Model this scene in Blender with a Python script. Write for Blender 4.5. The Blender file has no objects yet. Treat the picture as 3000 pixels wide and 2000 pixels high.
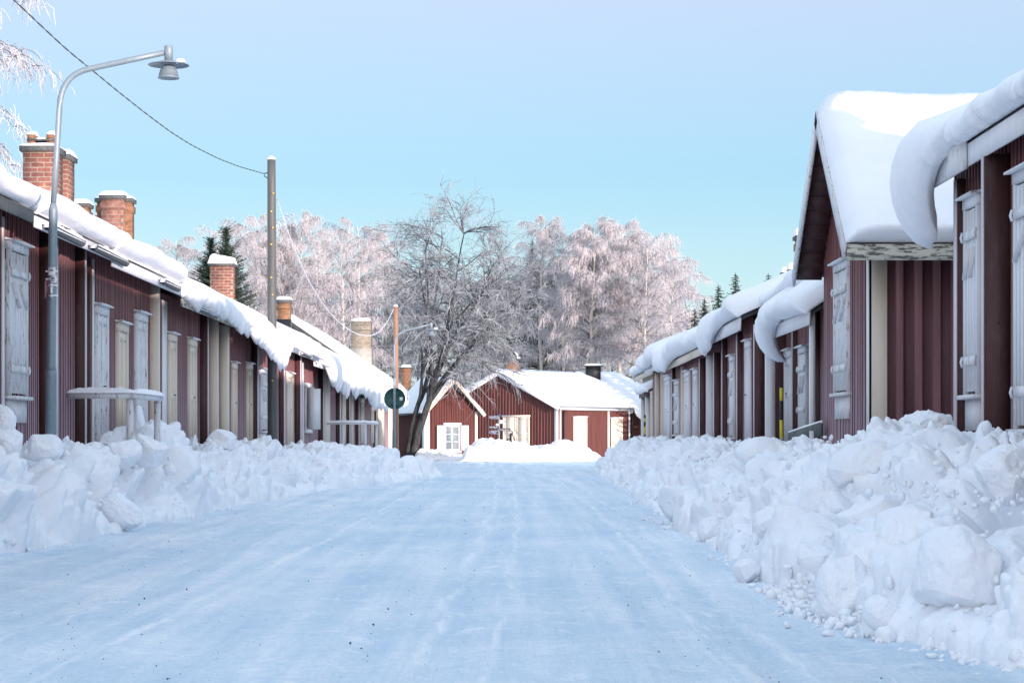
import bpy, math, random
import numpy as np
from mathutils import Vector

SC = bpy.context.scene
COL = SC.collection
# ------------------------------------------------------------------ camera model (pixels of the 3000x2000 photograph, used for measuring)
F, CX, HY, H = 6000.0, 1500.0, 1280.0, 1.15
def PX(px, Y): return (px - CX) * Y / F
def PZ(py, Y): return H + (HY - py) * Y / F
XL, XR = -6.1, 4.4
def SL(px, X=XL): return F * X / (px - CX)
def SR(px, X=XR): return F * X / (px - CX)

# ------------------------------------------------------------------ numpy noise
def _h(ix, iy, iz, seed):
    with np.errstate(over='ignore'):
        a = (ix.astype(np.int64).astype(np.uint32) * np.uint32(374761393)
             ^ iy.astype(np.int64).astype(np.uint32) * np.uint32(668265263)
             ^ iz.astype(np.int64).astype(np.uint32) * np.uint32(2147483647 - 58)
             ^ np.uint32((seed * 974634777) & 0xffffffff))
        a = (a ^ (a >> np.uint32(13))) * np.uint32(1274126177)
        a = (a ^ (a >> np.uint32(16))) * np.uint32(2246822519)
        a = a ^ (a >> np.uint32(15))
    return a
def _r(a, k):
    with np.errstate(over='ignore'):
        b = (a + np.uint32((k * 0x9E3779B9) & 0xffffffff)) * np.uint32(2654435761)
        b = (b ^ (b >> np.uint32(15))) * np.uint32(2246822519)
        b = b ^ (b >> np.uint32(13))
    return b.astype(np.float64) / 4294967295.0
def vnoise(P, scale, seed=0):
    Q = np.asarray(P, float) / scale
    I = np.floor(Q); f = Q - I; f = f * f * (3 - 2 * f)
    out = np.zeros(len(Q))
    for dx in (0, 1):
        wx = f[:, 0] if dx else 1 - f[:, 0]
        for dy in (0, 1):
            wy = f[:, 1] if dy else 1 - f[:, 1]
            for dz in (0, 1):
                wz = f[:, 2] if dz else 1 - f[:, 2]
                out += wx * wy * wz * _r(_h(I[:, 0] + dx, I[:, 1] + dy, I[:, 2] + dz, seed), 1)
    return out * 2 - 1
def fbm(P, scale, seed=0, oct=3, gain=.5):
    o = 0; a = 1
    for k in range(oct):
        o = o + a * vnoise(P, scale / 2 ** k, seed + k * 17); a *= gain
    return o
def n1(x, scale, seed=0, oct=1):
    x = np.asarray(x, float)
    return fbm(np.stack([x, x * 0 + .37, x * 0 + .71], -1), scale, seed, oct)
def chunks(P, cell, seed, rmin=.45, rmax=.75, an=.5):
    """height of random ellipsoid lumps sitting on the surface, in metres"""
    Q = P / cell; I = np.floor(Q); best = np.zeros(len(P))
    for dx in (-1, 0, 1):
        for dy in (-1, 0, 1):
            for dz in (-1, 0, 1):
                a = _h(I[:, 0] + dx, I[:, 1] + dy, I[:, 2] + dz, seed)
                d0 = (Q[:, 0] - (I[:, 0] + dx + .1 + .8 * _r(a, 1))) * (1 + an * (_r(a, 4) - .4))
                d1 = (Q[:, 1] - (I[:, 1] + dy + .1 + .8 * _r(a, 2))) * (1 + an * (_r(a, 5) - .4))
                d2 = (Q[:, 2] - (I[:, 2] + dz + .1 + .8 * _r(a, 3))) * (1 + an * (_r(a, 6) - .4))
                d3 = (d0 * (_r(a, 8) - .5) + d1 * (_r(a, 9) - .5) + d2 * (_r(a, 10) - .5)) * 1.2
                rr = rmin + (rmax - rmin) * _r(a, 7)
                b = rr * rr - (d0 * d0 + d1 * d1 + d2 * d2 + d3 * np.abs(d3))
                best = np.maximum(best, b)
    return np.sqrt(best) * cell

# ------------------------------------------------------------------ frames and mesh builder
class Frame:
    def __init__(s, o, u, n): s.o, s.u, s.n = o, u, n
    def __call__(s, V):
        V = np.asarray(V, float)
        return np.stack([s.o[0] + V[:, 0] * s.u[0] + V[:, 1] * s.n[0], s.o[1] + V[:, 0] * s.u[1] + V[:, 1] * s.n[1], V[:, 2]], -1)
LEFT = lambda xw=XL: Frame((xw, 0), (0, 1), (1, 0))
RIGHT = lambda xw=XR: Frame((xw, 0), (0, 1), (-1, 0))

def rootloc(o):
    L = Vector((0, 0, 0))
    while o is not None:
        L = L + o.location; o = o.parent
    return np.array(L)

class MB:
    def __init__(s, fr=None): s.V = []; s.Fc = []; s.n = 0; s.fr = fr
    def add(s, V, faces):
        V = np.asarray(V, float).reshape(-1, 3)
        if s.fr: V = s.fr(V)
        for f in faces:
            f = np.asarray(f, np.int64)
            if f.ndim == 1: f = f[None]
            s.Fc.append(f + s.n)
        s.V.append(V); s.n += len(V); return s
    def box(s, a0, a1, b0, b1, c0, c1):
        V = [(a, b, c) for a in (a0, a1) for b in (b0, b1) for c in (c0, c1)]
        return s.add(V, [[(0, 1, 3, 2), (4, 6, 7, 5), (0, 4, 5, 1), (2, 3, 7, 6), (0, 2, 6, 4), (1, 5, 7, 3)]])
    def obox(s, p, q, w, h, up=(0, 0, 1)):
        """bar of section w x h from p to q"""
        p, q = np.array(p, float), np.array(q, float); t = q - p; t /= np.linalg.norm(t)
        x = np.cross(t, up); x /= np.linalg.norm(x); y = np.cross(x, t)
        V = [e + sx * x * w / 2 + sy * y * h / 2 for e in (p, q) for sx, sy in ((-1, -1), (1, -1), (1, 1), (-1, 1))]
        return s.add(V, [[(0, 1, 2, 3), (7, 6, 5, 4), (0, 4, 5, 1), (1, 5, 6, 2), (2, 6, 7, 3), (3, 7, 4, 0)]])
    def prism(s, pts, a0, a1):
        """polygon pts (b,c) extruded along the first axis"""
        n = len(pts)
        V = [(a0, b, c) for b, c in pts] + [(a1, b, c) for b, c in pts]
        return s.add(V, [np.arange(n), np.arange(n, 2 * n)[::-1], [(i, (i + 1) % n, n + (i + 1) % n, n + i) for i in range(n)]])
    def tubes(s, P, R, k=6, cap=False):
        P = np.asarray(P, float)
        if P.ndim == 2: P = P[None]
        R = np.broadcast_to(np.asarray(R, float), P.shape[:2]) if np.ndim(R) < 3 else R
        K, N, _ = P.shape
        t = np.gradient(P, axis=1); t /= np.linalg.norm(t, axis=2, keepdims=True) + 1e-9
        m = t.mean(1); ref = np.where(np.abs(m[:, 2:3]) > .8, np.array([[1., .13, 0]]), np.array([[.07, .05, 1.]]))[:, None, :]
        u = np.cross(t, np.broadcast_to(ref, t.shape)); u /= np.linalg.norm(u, axis=2, keepdims=True) + 1e-9
        w = np.cross(t, u)
        a = np.arange(k) * 2 * math.pi / k
        V = P[:, :, None] + R[:, :, None, None] * (np.cos(a)[None, None, :, None] * u[:, :, None] + np.sin(a)[None, None, :, None] * w[:, :, None])
        I = np.arange(K * N * k).reshape(K, N, k); J = np.roll(I, -1, 2)
        fs = [np.stack([I[:, :-1], J[:, :-1], J[:, 1:], I[:, 1:]], -1).reshape(-1, 4)]
        if cap: fs += [I[:, 0][:, ::-1].reshape(-1, k), I[:, -1].reshape(-1, k)]
        return s.add(V.reshape(-1, 3), fs)
    def lathe(s, c, prof, k=20, cap=True):
        a = np.arange(k) * 2 * math.pi / k
        V = [(c[0] + r * math.cos(x), c[1] + r * math.sin(x), c[2] + z) for r, z in prof for x in a]
        m = len(prof); I = np.arange(m * k).reshape(m, k); J = np.roll(I, -1, 1)
        fs = [np.stack([I[:-1], J[:-1], J[1:], I[1:]], -1).reshape(-1, 4)]
        if cap: fs += [I[0][::-1], I[-1]]
        return s.add(V, fs)
    def grid(s, G, closed_v=False, caps=False):
        G = np.asarray(G, float); n, m, _ = G.shape
        I = np.arange(n * m).reshape(n, m)
        J = np.roll(I, -1, 1) if closed_v else None
        if closed_v: fs = [np.stack([I[:-1], J[:-1], J[1:], I[1:]], -1).reshape(-1, 4)]
        else: fs = [np.stack([I[:-1, :-1], I[:-1, 1:], I[1:, 1:], I[1:, :-1]], -1).reshape(-1, 4)]
        if caps: fs += [I[0][::-1], I[-1]]
        return s.add(G.reshape(-1, 3), fs)
    def build(s, name, mat, parent=None, smooth=False, loc=None, recalc=False):
        V = np.concatenate(s.V)
        if parent is not None: V = V - rootloc(parent)
        elif loc is not None: V = V - np.array(loc, float)
        me = bpy.data.meshes.new(name)
        me.vertices.add(len(V)); me.vertices.foreach_set('co', V.astype(np.float32).ravel())
        tot = np.concatenate([np.full(len(f), f.shape[1]) for f in s.Fc]); lv = np.concatenate([f.ravel() for f in s.Fc])
        me.loops.add(len(lv)); me.loops.foreach_set('vertex_index', lv.astype(np.int32))
        me.polygons.add(len(tot)); st = np.concatenate([[0], np.cumsum(tot)[:-1]])
        me.polygons.foreach_set('loop_start', st.astype(np.int32)); me.polygons.foreach_set('loop_total', tot.astype(np.int32))
        if smooth: me.polygons.foreach_set('use_smooth', np.ones(len(tot), bool))
        me.update(calc_edges=True); me.validate()
        if recalc:
            import bmesh
            bm = bmesh.new(); bm.from_mesh(me); bmesh.ops.recalc_face_normals(bm, faces=bm.faces[:]); bm.to_mesh(me); bm.free()
        me.materials.append(mat)
        o = bpy.data.objects.new(name, me); COL.objects.link(o)
        if parent is not None: o.parent = parent
        elif loc is not None: o.location = loc
        return o

def tag(o, label=None, cat=None, group=None, kind=None):
    if label: o['label'] = label
    if cat: o['category'] = cat
    if group: o['group'] = group
    if kind: o['kind'] = kind
    return o
def thing(name, loc, label, cat, group=None):
    o = bpy.data.objects.new(name, None); COL.objects.link(o); o.location = loc; o.empty_display_size = .2
    return tag(o, label, cat, group)

# ------------------------------------------------------------------ materials
class NT:
    def __init__(s, name):
        s.m = bpy.data.materials.new(name); s.m.use_nodes = True; s.t = s.m.node_tree; s.b = s.t.nodes['Principled BSDF']
    def n(s, typ, **kw):
        nd = s.t.nodes.new(typ)
        for k, v in kw.items():
            if k in nd.inputs: nd.inputs[k].default_value = v
            else: setattr(nd, k, v)
        return nd
    def l(s, a, b): s.t.links.new(a, b)
    def obj(s, scale=(1, 1, 1)):
        tc = s.n('ShaderNodeTexCoord'); mp = s.n('ShaderNodeMapping'); mp.inputs['Scale'].default_value = scale
        s.l(tc.outputs['Object'], mp.inputs['Vector']); return mp.outputs[0]
    def noise(s, vec, scale, detail=4, rough=.55):
        nz = s.n('ShaderNodeTexNoise'); nz.inputs['Scale'].default_value = scale; nz.inputs['Detail'].default_value = detail; nz.inputs['Roughness'].default_value = rough
        s.l(vec, nz.inputs['Vector']); return nz.outputs['Fac']
    def ramp(s, fac, stops):
        r = s.n('ShaderNodeValToRGB'); e = r.color_ramp.elements
        while len(e) < len(stops): e.new(.5)
        for el, (p, c) in zip(e, stops): el.position = p; el.color = (*c, 1)
        s.l(fac, r.inputs[0]); return r.outputs[0]
    def mix(s, fac, a, b, mode='MIX'):
        m = s.n('ShaderNodeMix', data_type='RGBA', blend_type=mode)
        for i, v in ((6, a), (7, b)):
            if isinstance(v, tuple): m.inputs[i].default_value = (*v, 1)
            else: s.l(v, m.inputs[i])
        if isinstance(fac, (int, float)): m.inputs[0].default_value = fac
        else: s.l(fac, m.inputs[0])
        return m.outputs[2]
    def col(s, c):
        if isinstance(c, tuple): s.b.inputs['Base Color'].default_value = (*c, 1)
        else: s.l(c, s.b.inputs['Base Color'])
    def rough(s, r, spec=.5):
        s.b.inputs['Roughness'].default_value = r; s.b.inputs['Specular IOR Level'].default_value = spec
    def bump(s, h, strength=.5, dist=.01, prev=None):
        b = s.n('ShaderNodeBump'); b.inputs['Strength'].default_value = strength; b.inputs['Distance'].default_value = dist
        s.l(h, b.inputs['Height'])
        if prev is not None: s.l(prev, b.inputs['Normal'])
        s.l(b.outputs[0], s.b.inputs['Normal']); return b.outputs[0]

def mat_snow(name, c0, c1, bump=.6, sss=0.0):
    k = NT(name); v = k.obj()
    k.col(k.ramp(k.noise(v, 1.3, 5), [(.3, c0), (.7, c1)])); k.rough(.62, .25)
    b = k.bump(k.noise(v, 14, 6, .65), bump, .03); k.bump(k.noise(v, 130, 3), bump * .7, .004, b)
    if sss:
        k.b.inputs['Subsurface Weight'].default_value = sss; k.b.inputs['Subsurface Radius'].default_value = (.25, .5, .8); k.b.inputs['Subsurface Scale'].default_value = .1
    return k.m
SNOW = mat_snow('snow', (.86, .88, .92), (.93, .93, .95), .5)
BANK = mat_snow('plowed_snow', (.82, .87, .93), (.93, .93, .95), .6, .18)

def mat_road():
    k = NT('packed_snow'); v = k.obj(); vs = k.obj((3.4, .10, 1)); vs2 = k.obj((14, .5, 1))
    base = k.ramp(k.noise(vs, 1.0, 6, .6), [(.36, (.69, .79, .87)), (.50, (.78, .85, .91)), (.62, (.90, .92, .95))])
    patch = k.ramp(k.noise(v, .35, 6, .6), [(.35, (.78, .86, .92)), (.65, (1, 1, 1))])
    c = k.mix(1.0, base, patch, 'MULTIPLY')
    c = k.mix(1.0, c, k.ramp(k.noise(v, 11, 8, .75), [(.36, (.86, .90, .93)), (.60, (1, 1, 1))]), 'MULTIPLY')
    c = k.mix(1.0, c, k.ramp(k.noise(k.obj((1, .5, 1)), 45, 4, .7), [(.34, (.88, .91, .94)), (.58, (1.0, 1.0, 1.0))]), 'MULTIPLY')
    c = k.mix(k.ramp(k.noise(v, 2.6, 7, .72), [(.56, (0, 0, 0)), (.66, (.75,) * 3)]), c, (.88, .90, .94))
    c = k.mix(k.ramp(k.noise(vs2, 1, 6, .7), [(.62, (0, 0, 0)), (.75, (1, 1, 1))]), c, (.86, .88, .94))
    c = k.mix(k.ramp(k.noise(k.obj((1, .6, 1)), 34, 2), [(.74, (0, 0, 0)), (.78, (1, 1, 1))]), c, (.3, .36, .42))
    # scuffed white lines left by tyres, wandering along the street
    tc = k.n('ShaderNodeTexCoord'); sp = k.n('ShaderNodeSeparateXYZ'); k.l(tc.outputs['Object'], sp.inputs[0])
    def M(op, a, b=None):
        m = k.n('ShaderNodeMath', operation=op)
        for i, q in enumerate((a, b)):
            if q is None: continue
            if isinstance(q, (int, float)): m.inputs[i].default_value = q
            else: k.l(q, m.inputs[i])
        return m.outputs[0]
    wob = M('MULTIPLY', M('SINE', M('MULTIPLY', sp.outputs[1], .045)), .35)
    wx = M('SUBTRACT', M('SUBTRACT', sp.outputs[0], wob), M('MULTIPLY', k.noise(k.obj((.3, .3, 1)), 1, 2), .3))
    brk = k.noise(k.obj((6, .45, 1)), 1.3, 6, .7)
    for cx, wd, st in ((-.80, .07, 1.), (-.42, .045, .8), (.80, .06, .9), (1.12, .07, .8), (-2.55, .06, .9), (-3.2, .05, .6)):
        mr = k.n('ShaderNodeMapRange'); mr.inputs['From Min'].default_value = wd; mr.inputs['From Max'].default_value = 0; k.l(M('ABSOLUTE', M('SUBTRACT', wx, cx)), mr.inputs['Value'])
        f = M('MULTIPLY', mr.outputs[0], M('MULTIPLY', k.ramp(brk, [(.42, (0, 0, 0)), (.60, (1, 1, 1))]), st))
        c = k.mix(f, c, (.90, .92, .95))
    k.col(c); k.rough(.5, .35)
    b = k.bump(k.noise(k.obj((7, .35, 1)), 1.5, 6, .7), .6, .03); b = k.bump(k.noise(v, 7, 8, .72), .6, .03, b); k.bump(k.noise(v, 70, 4), .6, .008, b)
    return k.m
ROAD = mat_road()

def mat_paint(name, c, var=.25, streak=.5, frost=0, rough=.6):
    k = NT(name); vs = k.obj((9, 9, .5)); v = k.obj()
    dk = tuple(x * (1 - var) for x in c); lt = tuple(min(1, x * (1 + var)) for x in c)
    col = k.ramp(k.noise(vs, 1, 5, .6), [(.3, dk), (.7, lt)])
    if frost: col = k.mix(k.ramp(k.noise(k.obj((5, 5, 1.2)), 2, 6, .7), [(.5, (0, 0, 0)), (.75, (frost,) * 3)]), col, (.62, .6, .66))
    k.col(col); k.rough(rough, .5); k.bump(k.noise(k.obj((40, 40, 2)), 1, 4), .4, .006)
    return k.m
RED = mat_paint('red_paint', (.135, .033, .034), .3, frost=.30, rough=.42)
DARKRED = mat_paint('dark_red_paint', (.060, .020, .019), .3, frost=.05)
REDCLEAN = mat_paint('clean_falu_red', (.105, .030, .026), .3, rough=.75)  # red paint without frost for the barn and hut
BOARD = mat_paint('dark_board_paint', (.078, .025, .027), .35)
BATTEN = mat_paint('worn_batten_paint', (.19, .082, .092), .3)
WORN = mat_paint('worn_red_paint', (.115, .048, .054), .35)
def mat_rib():  # rib fronts: frost plus sky light painted pale, fading to red at the eave
    k = NT('frost_skylight_rib_paint'); tc = k.n('ShaderNodeTexCoord'); sp = k.n('ShaderNodeSeparateXYZ'); k.l(tc.outputs['Object'], sp.inputs[0])
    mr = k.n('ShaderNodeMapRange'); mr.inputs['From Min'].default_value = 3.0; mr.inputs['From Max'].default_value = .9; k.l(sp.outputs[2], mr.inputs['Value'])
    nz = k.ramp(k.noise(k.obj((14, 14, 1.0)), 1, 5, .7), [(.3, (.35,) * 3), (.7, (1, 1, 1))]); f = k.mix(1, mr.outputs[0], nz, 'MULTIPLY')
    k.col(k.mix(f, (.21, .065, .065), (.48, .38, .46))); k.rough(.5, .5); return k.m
RIB = mat_rib()
FRONTEDGE = mat_paint('frost_sky_sheen_paint', (.62, .56, .60), .12)
CREAM = mat_paint('cream_paint', (.72, .63, .52), .08)
WHITE = mat_paint('white_paint', (.74, .74, .76), .06)
def mat_peel(name, paint, wood, lo=.52, hi=.56, sc=(16, 16, 3.0)):
    k = NT(name)
    f = k.ramp(k.noise(k.obj(sc), 1.6, 7, .7), [(lo, (0, 0, 0)), (hi, (1, 1, 1))])
    w = k.ramp(k.noise(k.obj((30, 30, 1)), 1, 4), [(.3, tuple(x * .6 for x in wood)), (.7, wood)])
    k.col(k.mix(f, paint, w)); k.rough(.7, .4); k.bump(f, .4, .004); return k.m
PEEL = mat_peel('peeling_white_paint', (.72, .72, .74), (.36, .31, .22), .56, .62)
PEELDARK = mat_peel('weathered_fascia', (.62, .6, .5), (.16, .16, .15), .50, .56, (3.0, 3.0, 15))
def mat_plain(name, c, rough=.5, metal=0, var=.15, scale=8, bump=.2):
    k = NT(name); v = k.obj()
    k.col(k.ramp(k.noise(v, scale, 5), [(.3, tuple(x * (1 - var) for x in c)), (.7, tuple(min(1, x * (1 + var)) for x in c))]))
    k.rough(rough); k.b.inputs['Metallic'].default_value = metal
    if bump: k.bump(k.noise(v, scale * 6, 4), bump, .004)
    return k.m
GALV = mat_plain('galvanised_steel', (.21, .27, .31), .5, .25, .07, 22)
ROOFTIN = mat_plain('dark_roofing', (.06, .06, .065), .6, 0, .3)
SLATE = mat_plain('chimney_slate', (.075, .085, .085), .7, 0, .4, 14)
CEMENT = mat_plain('cement_render', (.36, .36, .33), .8, 0, .2)
GREYWOOD = mat_paint('grey_weathered_wood', (.078, .085, .085), .4)
TANWOOD = mat_paint('brown_pole_wood', (.27, .15, .095), .25)
SIGNBACK = mat_plain('sign_back_green', (.035, .10, .09), .45, 0, .15, 5, .05)
BLACK = mat_plain('black_iron', (.018, .022, .026), .45, .2)
BLUE = mat_plain('blue_sign', (.025, .07, .16), .4, 0, .05, 5, 0)
NAVY = mat_plain('navy_sign', (.012, .022, .035), .4, 0, .05, 5, 0)
PALE = mat_plain('white_sign', (.78, .78, .8), .4, 0, .03, 5, 0)
REDSIGN = mat_plain('red_sign', (.36, .045, .085), .4, 0, .08, 5, 0)
YELLOW = mat_plain('yellow_band', (.62, .50, .02), .5, 0, .05, 5, 0)
INK = mat_plain('grey_print', (.22, .21, .22), .6, 0, .2, 30, 0)
GRIT = mat_plain('grit', (.05, .055, .06), .8)
WIREDARK = mat_plain('dark_cable', (.035, .04, .05), .6, 0, .2)
FROSTWIRE = mat_plain('frosted_cable', (.66, .68, .74), .7, 0, .2)
GLOWDOT = mat_plain('yellow_tag', (.62, .42, .08), .4, .2, .05, 5, 0)
def mat_bark(name, c0, c1, sc=(6, 6, 1.5), lo=.4, hi=.6):
    k = NT(name); k.col(k.ramp(k.noise(k.obj(sc), 1, 5, .65), [(lo, c0), (hi, c1)])); k.rough(.85, .2); k.bump(k.noise(k.obj(sc), 3, 4), .6, .02); return k.m
BARK = mat_bark('dark_bark', (.020, .024, .026), (.065, .07, .075))
LIMB = mat_bark('frosted_bark', (.035, .042, .046), (.30, .33, .36), (2.5, 2.5, 2.5), .35, .75)
BIRCHBARK = mat_bark('birch_bark', (.10, .095, .09), (.62, .57, .48), (3, 3, 5), .32, .42)
TWIG = mat_bark('frosted_twig', (.06, .075, .085), (.54, .57, .61), (1.6, 1.6, 1.6), .35, .72)
FROST = mat_bark('hoar_frost', (.44, .43, .47), (.78, .735, .735), (.6, .6, .6), .35, .65)
FROSTGREY = mat_bark('thin_hoar_frost', (.26, .27, .32), (.56, .53, .58), (.5, .5, .5))
def mat_needle():
    k = NT('spruce_needles'); k.col(k.ramp(k.noise(k.obj((1.2, 1.2, 1.2)), 2, 4), [(.35, (.022, .042, .03)), (.62, (.05, .075, .055)), (.8, (.3, .32, .33))])); k.rough(.8, .2); return k.m
NEEDLE = mat_needle()
def mat_glass():
    k = NT('window_glass'); k.col(k.ramp(k.noise(k.obj(), 2.5, 2), [(.3, (.16, .22, .24)), (.7, (.30, .36, .38))])); k.rough(.12, .6); return k.m
GLASS = mat_glass()
def mat_brick(name, c1, c2, mortar, rh=.085, bw=.25, dirt=.4):
    k = NT(name); tc = k.n('ShaderNodeTexCoord'); sp = k.n('ShaderNodeSeparateXYZ'); k.l(tc.outputs['Object'], sp.inputs[0])
    ge = k.n('ShaderNodeNewGeometry'); sn = k.n('ShaderNodeSeparateXYZ'); k.l(ge.outputs['Normal'], sn.inputs[0])
    ab = k.n('ShaderNodeMath', operation='ABSOLUTE'); k.l(sn.outputs[0], ab.inputs[0])
    gt = k.n('ShaderNodeMath', operation='GREATER_THAN'); k.l(ab.outputs[0], gt.inputs[0]); gt.inputs[1].default_value = .6
    mx = k.n('ShaderNodeMix', data_type='FLOAT'); k.l(gt.outputs[0], mx.inputs[0]); k.l(sp.outputs[0], mx.inputs[2]); k.l(sp.outputs[1], mx.inputs[3])
    cb = k.n('ShaderNodeCombineXYZ'); k.l(mx.outputs[0], cb.inputs[0]); k.l(sp.outputs[2], cb.inputs[1])
    wob = k.n('ShaderNodeTexNoise'); wob.inputs['Scale'].default_value = 9; k.l(tc.outputs['Object'], wob.inputs['Vector'])
    va = k.n('ShaderNodeVectorMath', operation='MULTIPLY_ADD'); k.l(wob.outputs['Color'], va.inputs[0]); va.inputs[1].default_value = (.02, .02, 0); k.l(cb.outputs[0], va.inputs[2])
    br = k.n('ShaderNodeTexBrick', offset=.5); k.l(va.outputs[0], br.inputs['Vector'])
    for nm, v in (('Scale', 1), ('Mortar Size', .014), ('Mortar Smooth', .3), ('Bias', 0), ('Brick Width', bw), ('Row Height', rh)): br.inputs[nm].default_value = v
    br.inputs['Color1'].default_value = (*c1, 1); br.inputs['Color2'].default_value = (*c2, 1); br.inputs['Mortar'].default_value = (*mortar, 1)
    v = k.obj(); d = k.ramp(k.noise(v, 6, 6, .7), [(.3, (1 - dirt,) * 3), (.65, (1.0, 1.0, 1.0))])
    k.col(k.mix(1, br.outputs['Color'], d, 'MULTIPLY')); k.rough(.85, .2)
    iv = k.n('ShaderNodeMath', operation='SUBTRACT'); iv.inputs[0].default_value = 1; k.l(br.outputs['Fac'], iv.inputs[1])
    b = k.bump(iv.outputs[0], .8, .012); k.bump(k.noise(v, 40, 4), .4, .006, b); return k.m
BRICK = mat_brick('old_red_brick', (.36, .15, .12), (.25, .11, .095), (.42, .34, .26), .098, .27, .5)
BRICK2 = mat_brick('dusty_red_brick', (.40, .20, .16), (.30, .14, .11), (.38, .30, .24), .098, .27, .5)
BRICK3 = mat_brick('brown_brick', (.36, .17, .09), (.22, .10, .06), (.30, .22, .15))
BRICK4 = mat_brick('pale_stone_brick', (.42, .37, .29), (.33, .30, .25), (.26, .24, .20), .08, .28)
BRICK5 = mat_brick('yellow_brick', (.62, .50, .30), (.52, .40, .22), (.45, .40, .3))

# ------------------------------------------------------------------ snow shapes
def snow_cap(mb, x0, x1, y0, y1, z, h, seed=0, nx=10, ny=10, over=.02):
    """a rounded cushion of snow lying on a rectangle"""
    u = np.linspace(-1, 1, nx); w = np.linspace(-1, 1, ny); U, W = np.meshgrid(u, w, indexing='ij')
    cx, cy, hx, hy = (x0 + x1) / 2, (y0 + y1) / 2, (x1 - x0) / 2 + over, (y1 - y0) / 2 + over
    X = cx + U * hx; Y = cy + W * hy
    k = (1 - np.abs(U) ** 5) * (1 - np.abs(W) ** 5)
    nz = vnoise(np.stack([X.ravel(), Y.ravel(), X.ravel() * 0 + seed], -1), max(.08, min(hx, hy) * .8), seed).reshape(U.shape)
    Z = z - .01 + h * np.maximum(k, 0) ** .45 * (1 + .25 * nz)
    mb.grid(np.stack([X, Y, Z], -1))
    mb.grid(np.stack([X, Y, Z * 0 + z - .012], -1)[:, ::-1])
    return mb

def roof_snow(fr, s0, s1, eave, ridge, T=.3, O=.1, D=.8, seed=1, step=.12, parent=None, name='snow', endround=True, fringe=0, K=12, M=8, mat=None, tn=.18):
    """a sheet of snow on one roof slope with a drooping nose over the eave; O (overhang) and D (droop angle) may be functions of s"""
    de, ze = eave; dr, zr = ridge
    L = math.hypot(de - dr, ze - zr); e = np.array([(de - dr) / L, (ze - zr) / L]); n = np.array([-e[1], e[0]])
    S = np.linspace(s0, s1, max(8, int(abs(s1 - s0) / step)))
    fO = O if callable(O) else (lambda s: O); fD = D if callable(D) else (lambda s: D); fT = T if callable(T) else (lambda s: T)
    rings = []
    for i, s in enumerate(S):
        q = min(abs(s - s0), abs(s1 - s)) / .35
        er = math.sqrt(max(0, 1 - (1 - min(1, q)) ** 2)) * .85 + .15 if endround else 1
        o = fO(s) * (.5 + .5 * er) * (1 + .25 * float(n1([s], .9, seed)[0])) + fringe * abs(float(n1([s], .16, seed + 3, 2)[0])) ** 1.4; dd = fD(s); t0 = fT(s) * er
        o = max(o, .03)
        top, bot = [], []
        vv = np.linspace(0, 1, K); q_ = np.stack([vv * 0 + s, vv * L, vv * 0 + seed], -1); tt = t0 * (1 + tn * fbm(q_, 1.1, seed, 3)) + .018 * fbm(q_, .28, seed + 5, 2)
        for v, t in zip(vv, tt):
            p = np.array([dr, zr]) + e * L * v
            top.append(p + n * t); bot.append(p + n * .004)
        c = np.array([de, ze]) + n * t / 2; ang = math.atan2(e[1], e[0])
        for j in range(1, M + 1):
            pz = j / M; a = ang - dd * pz ** .6
            c = c + np.array([math.cos(a), math.sin(a)]) * o / M
            hf = t / 2 * math.sqrt(max(.004, 1 - pz ** 2.5)) * (1 - .18 * pz * (o > .3))
            nn = np.array([-math.sin(a), math.cos(a)])
            wob = 1 + .16 * float(vnoise(np.array([[s, c[1], seed * 3.1]]), .25, seed)[0])
            top.append(c + nn * hf * wob); bot.append(c - nn * hf)
        ring = top + bot[::-1]
        rings.append([(s, p[0], p[1]) for p in ring])
    mb = MB(fr); mb.grid(np.array(rings), closed_v=True, caps=True)
    return mb.build(name, mat or SNOW, parent, smooth=True, recalc=True)

# ------------------------------------------------------------------ house kit, in a frame: s along the street wall, d outward, z up
rnd = random.Random(7)
def panel(mb, s0, s1, z0, z1, d=0.0, p=.11, rw=.05, rd=.03):
    f = z1 if callable(z1) else (lambda s: z1)
    pts = []; s = s0
    while s < s1 - 1e-6:
        pp = p * rnd.uniform(.9, 1.1); w = rw * rnd.uniform(.9, 1.1); e = min(s1, s + pp); b = max(s, e - w); r = rd * rnd.uniform(.8, 1.15)
        pts += [(s, d), (b, d), (b + .004, d + r), (e - .004, d + r)]; s = e
    pts.append((s1, d))
    A = np.array([[(a, q, z0), (a, q, f(a))] for a, q in pts]); mb.grid(A)
    return mb
def ribs(mb, fm, s0, s1, z0, z1, d=0.0, p=.11, w=.045, h=.035):
    """vertical ribs into mb (the wall) and their front faces into fm"""
    f = z1 if callable(z1) else (lambda s: z1); s = s0 + p * .5
    while s < s1 - w:
        l = rnd.uniform(-.006, .006); hh = h * rnd.uniform(.85, 1.15); zt_ = f(s + w / 2) - rnd.uniform(0, .01); w_ = w * rnd.uniform(.8, 1.15)
        mb.add([(a + (l if c > z0 else 0), b, c) for a, b in ((s, d), (s, d + hh), (s + w_, d + hh), (s + w_, d)) for c in (z0, zt_)], [[(0, 1, 3, 2), (2, 3, 5, 4), (4, 5, 7, 6)]])
        fm.add([(a + (l if c > z0 else 0), b, c) for a, b in ((s + .001, d + hh - .001), (s + .003, d + hh + .003), (s + w_ - .003, d + hh + .003), (s + w_ - .001, d + hh - .001)) for c in (z0, zt_)], [[(0, 1, 3, 2), (2, 3, 5, 4), (4, 5, 7, 6)]])
        s += p * rnd.uniform(.92, 1.08)
    return fm
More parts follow.
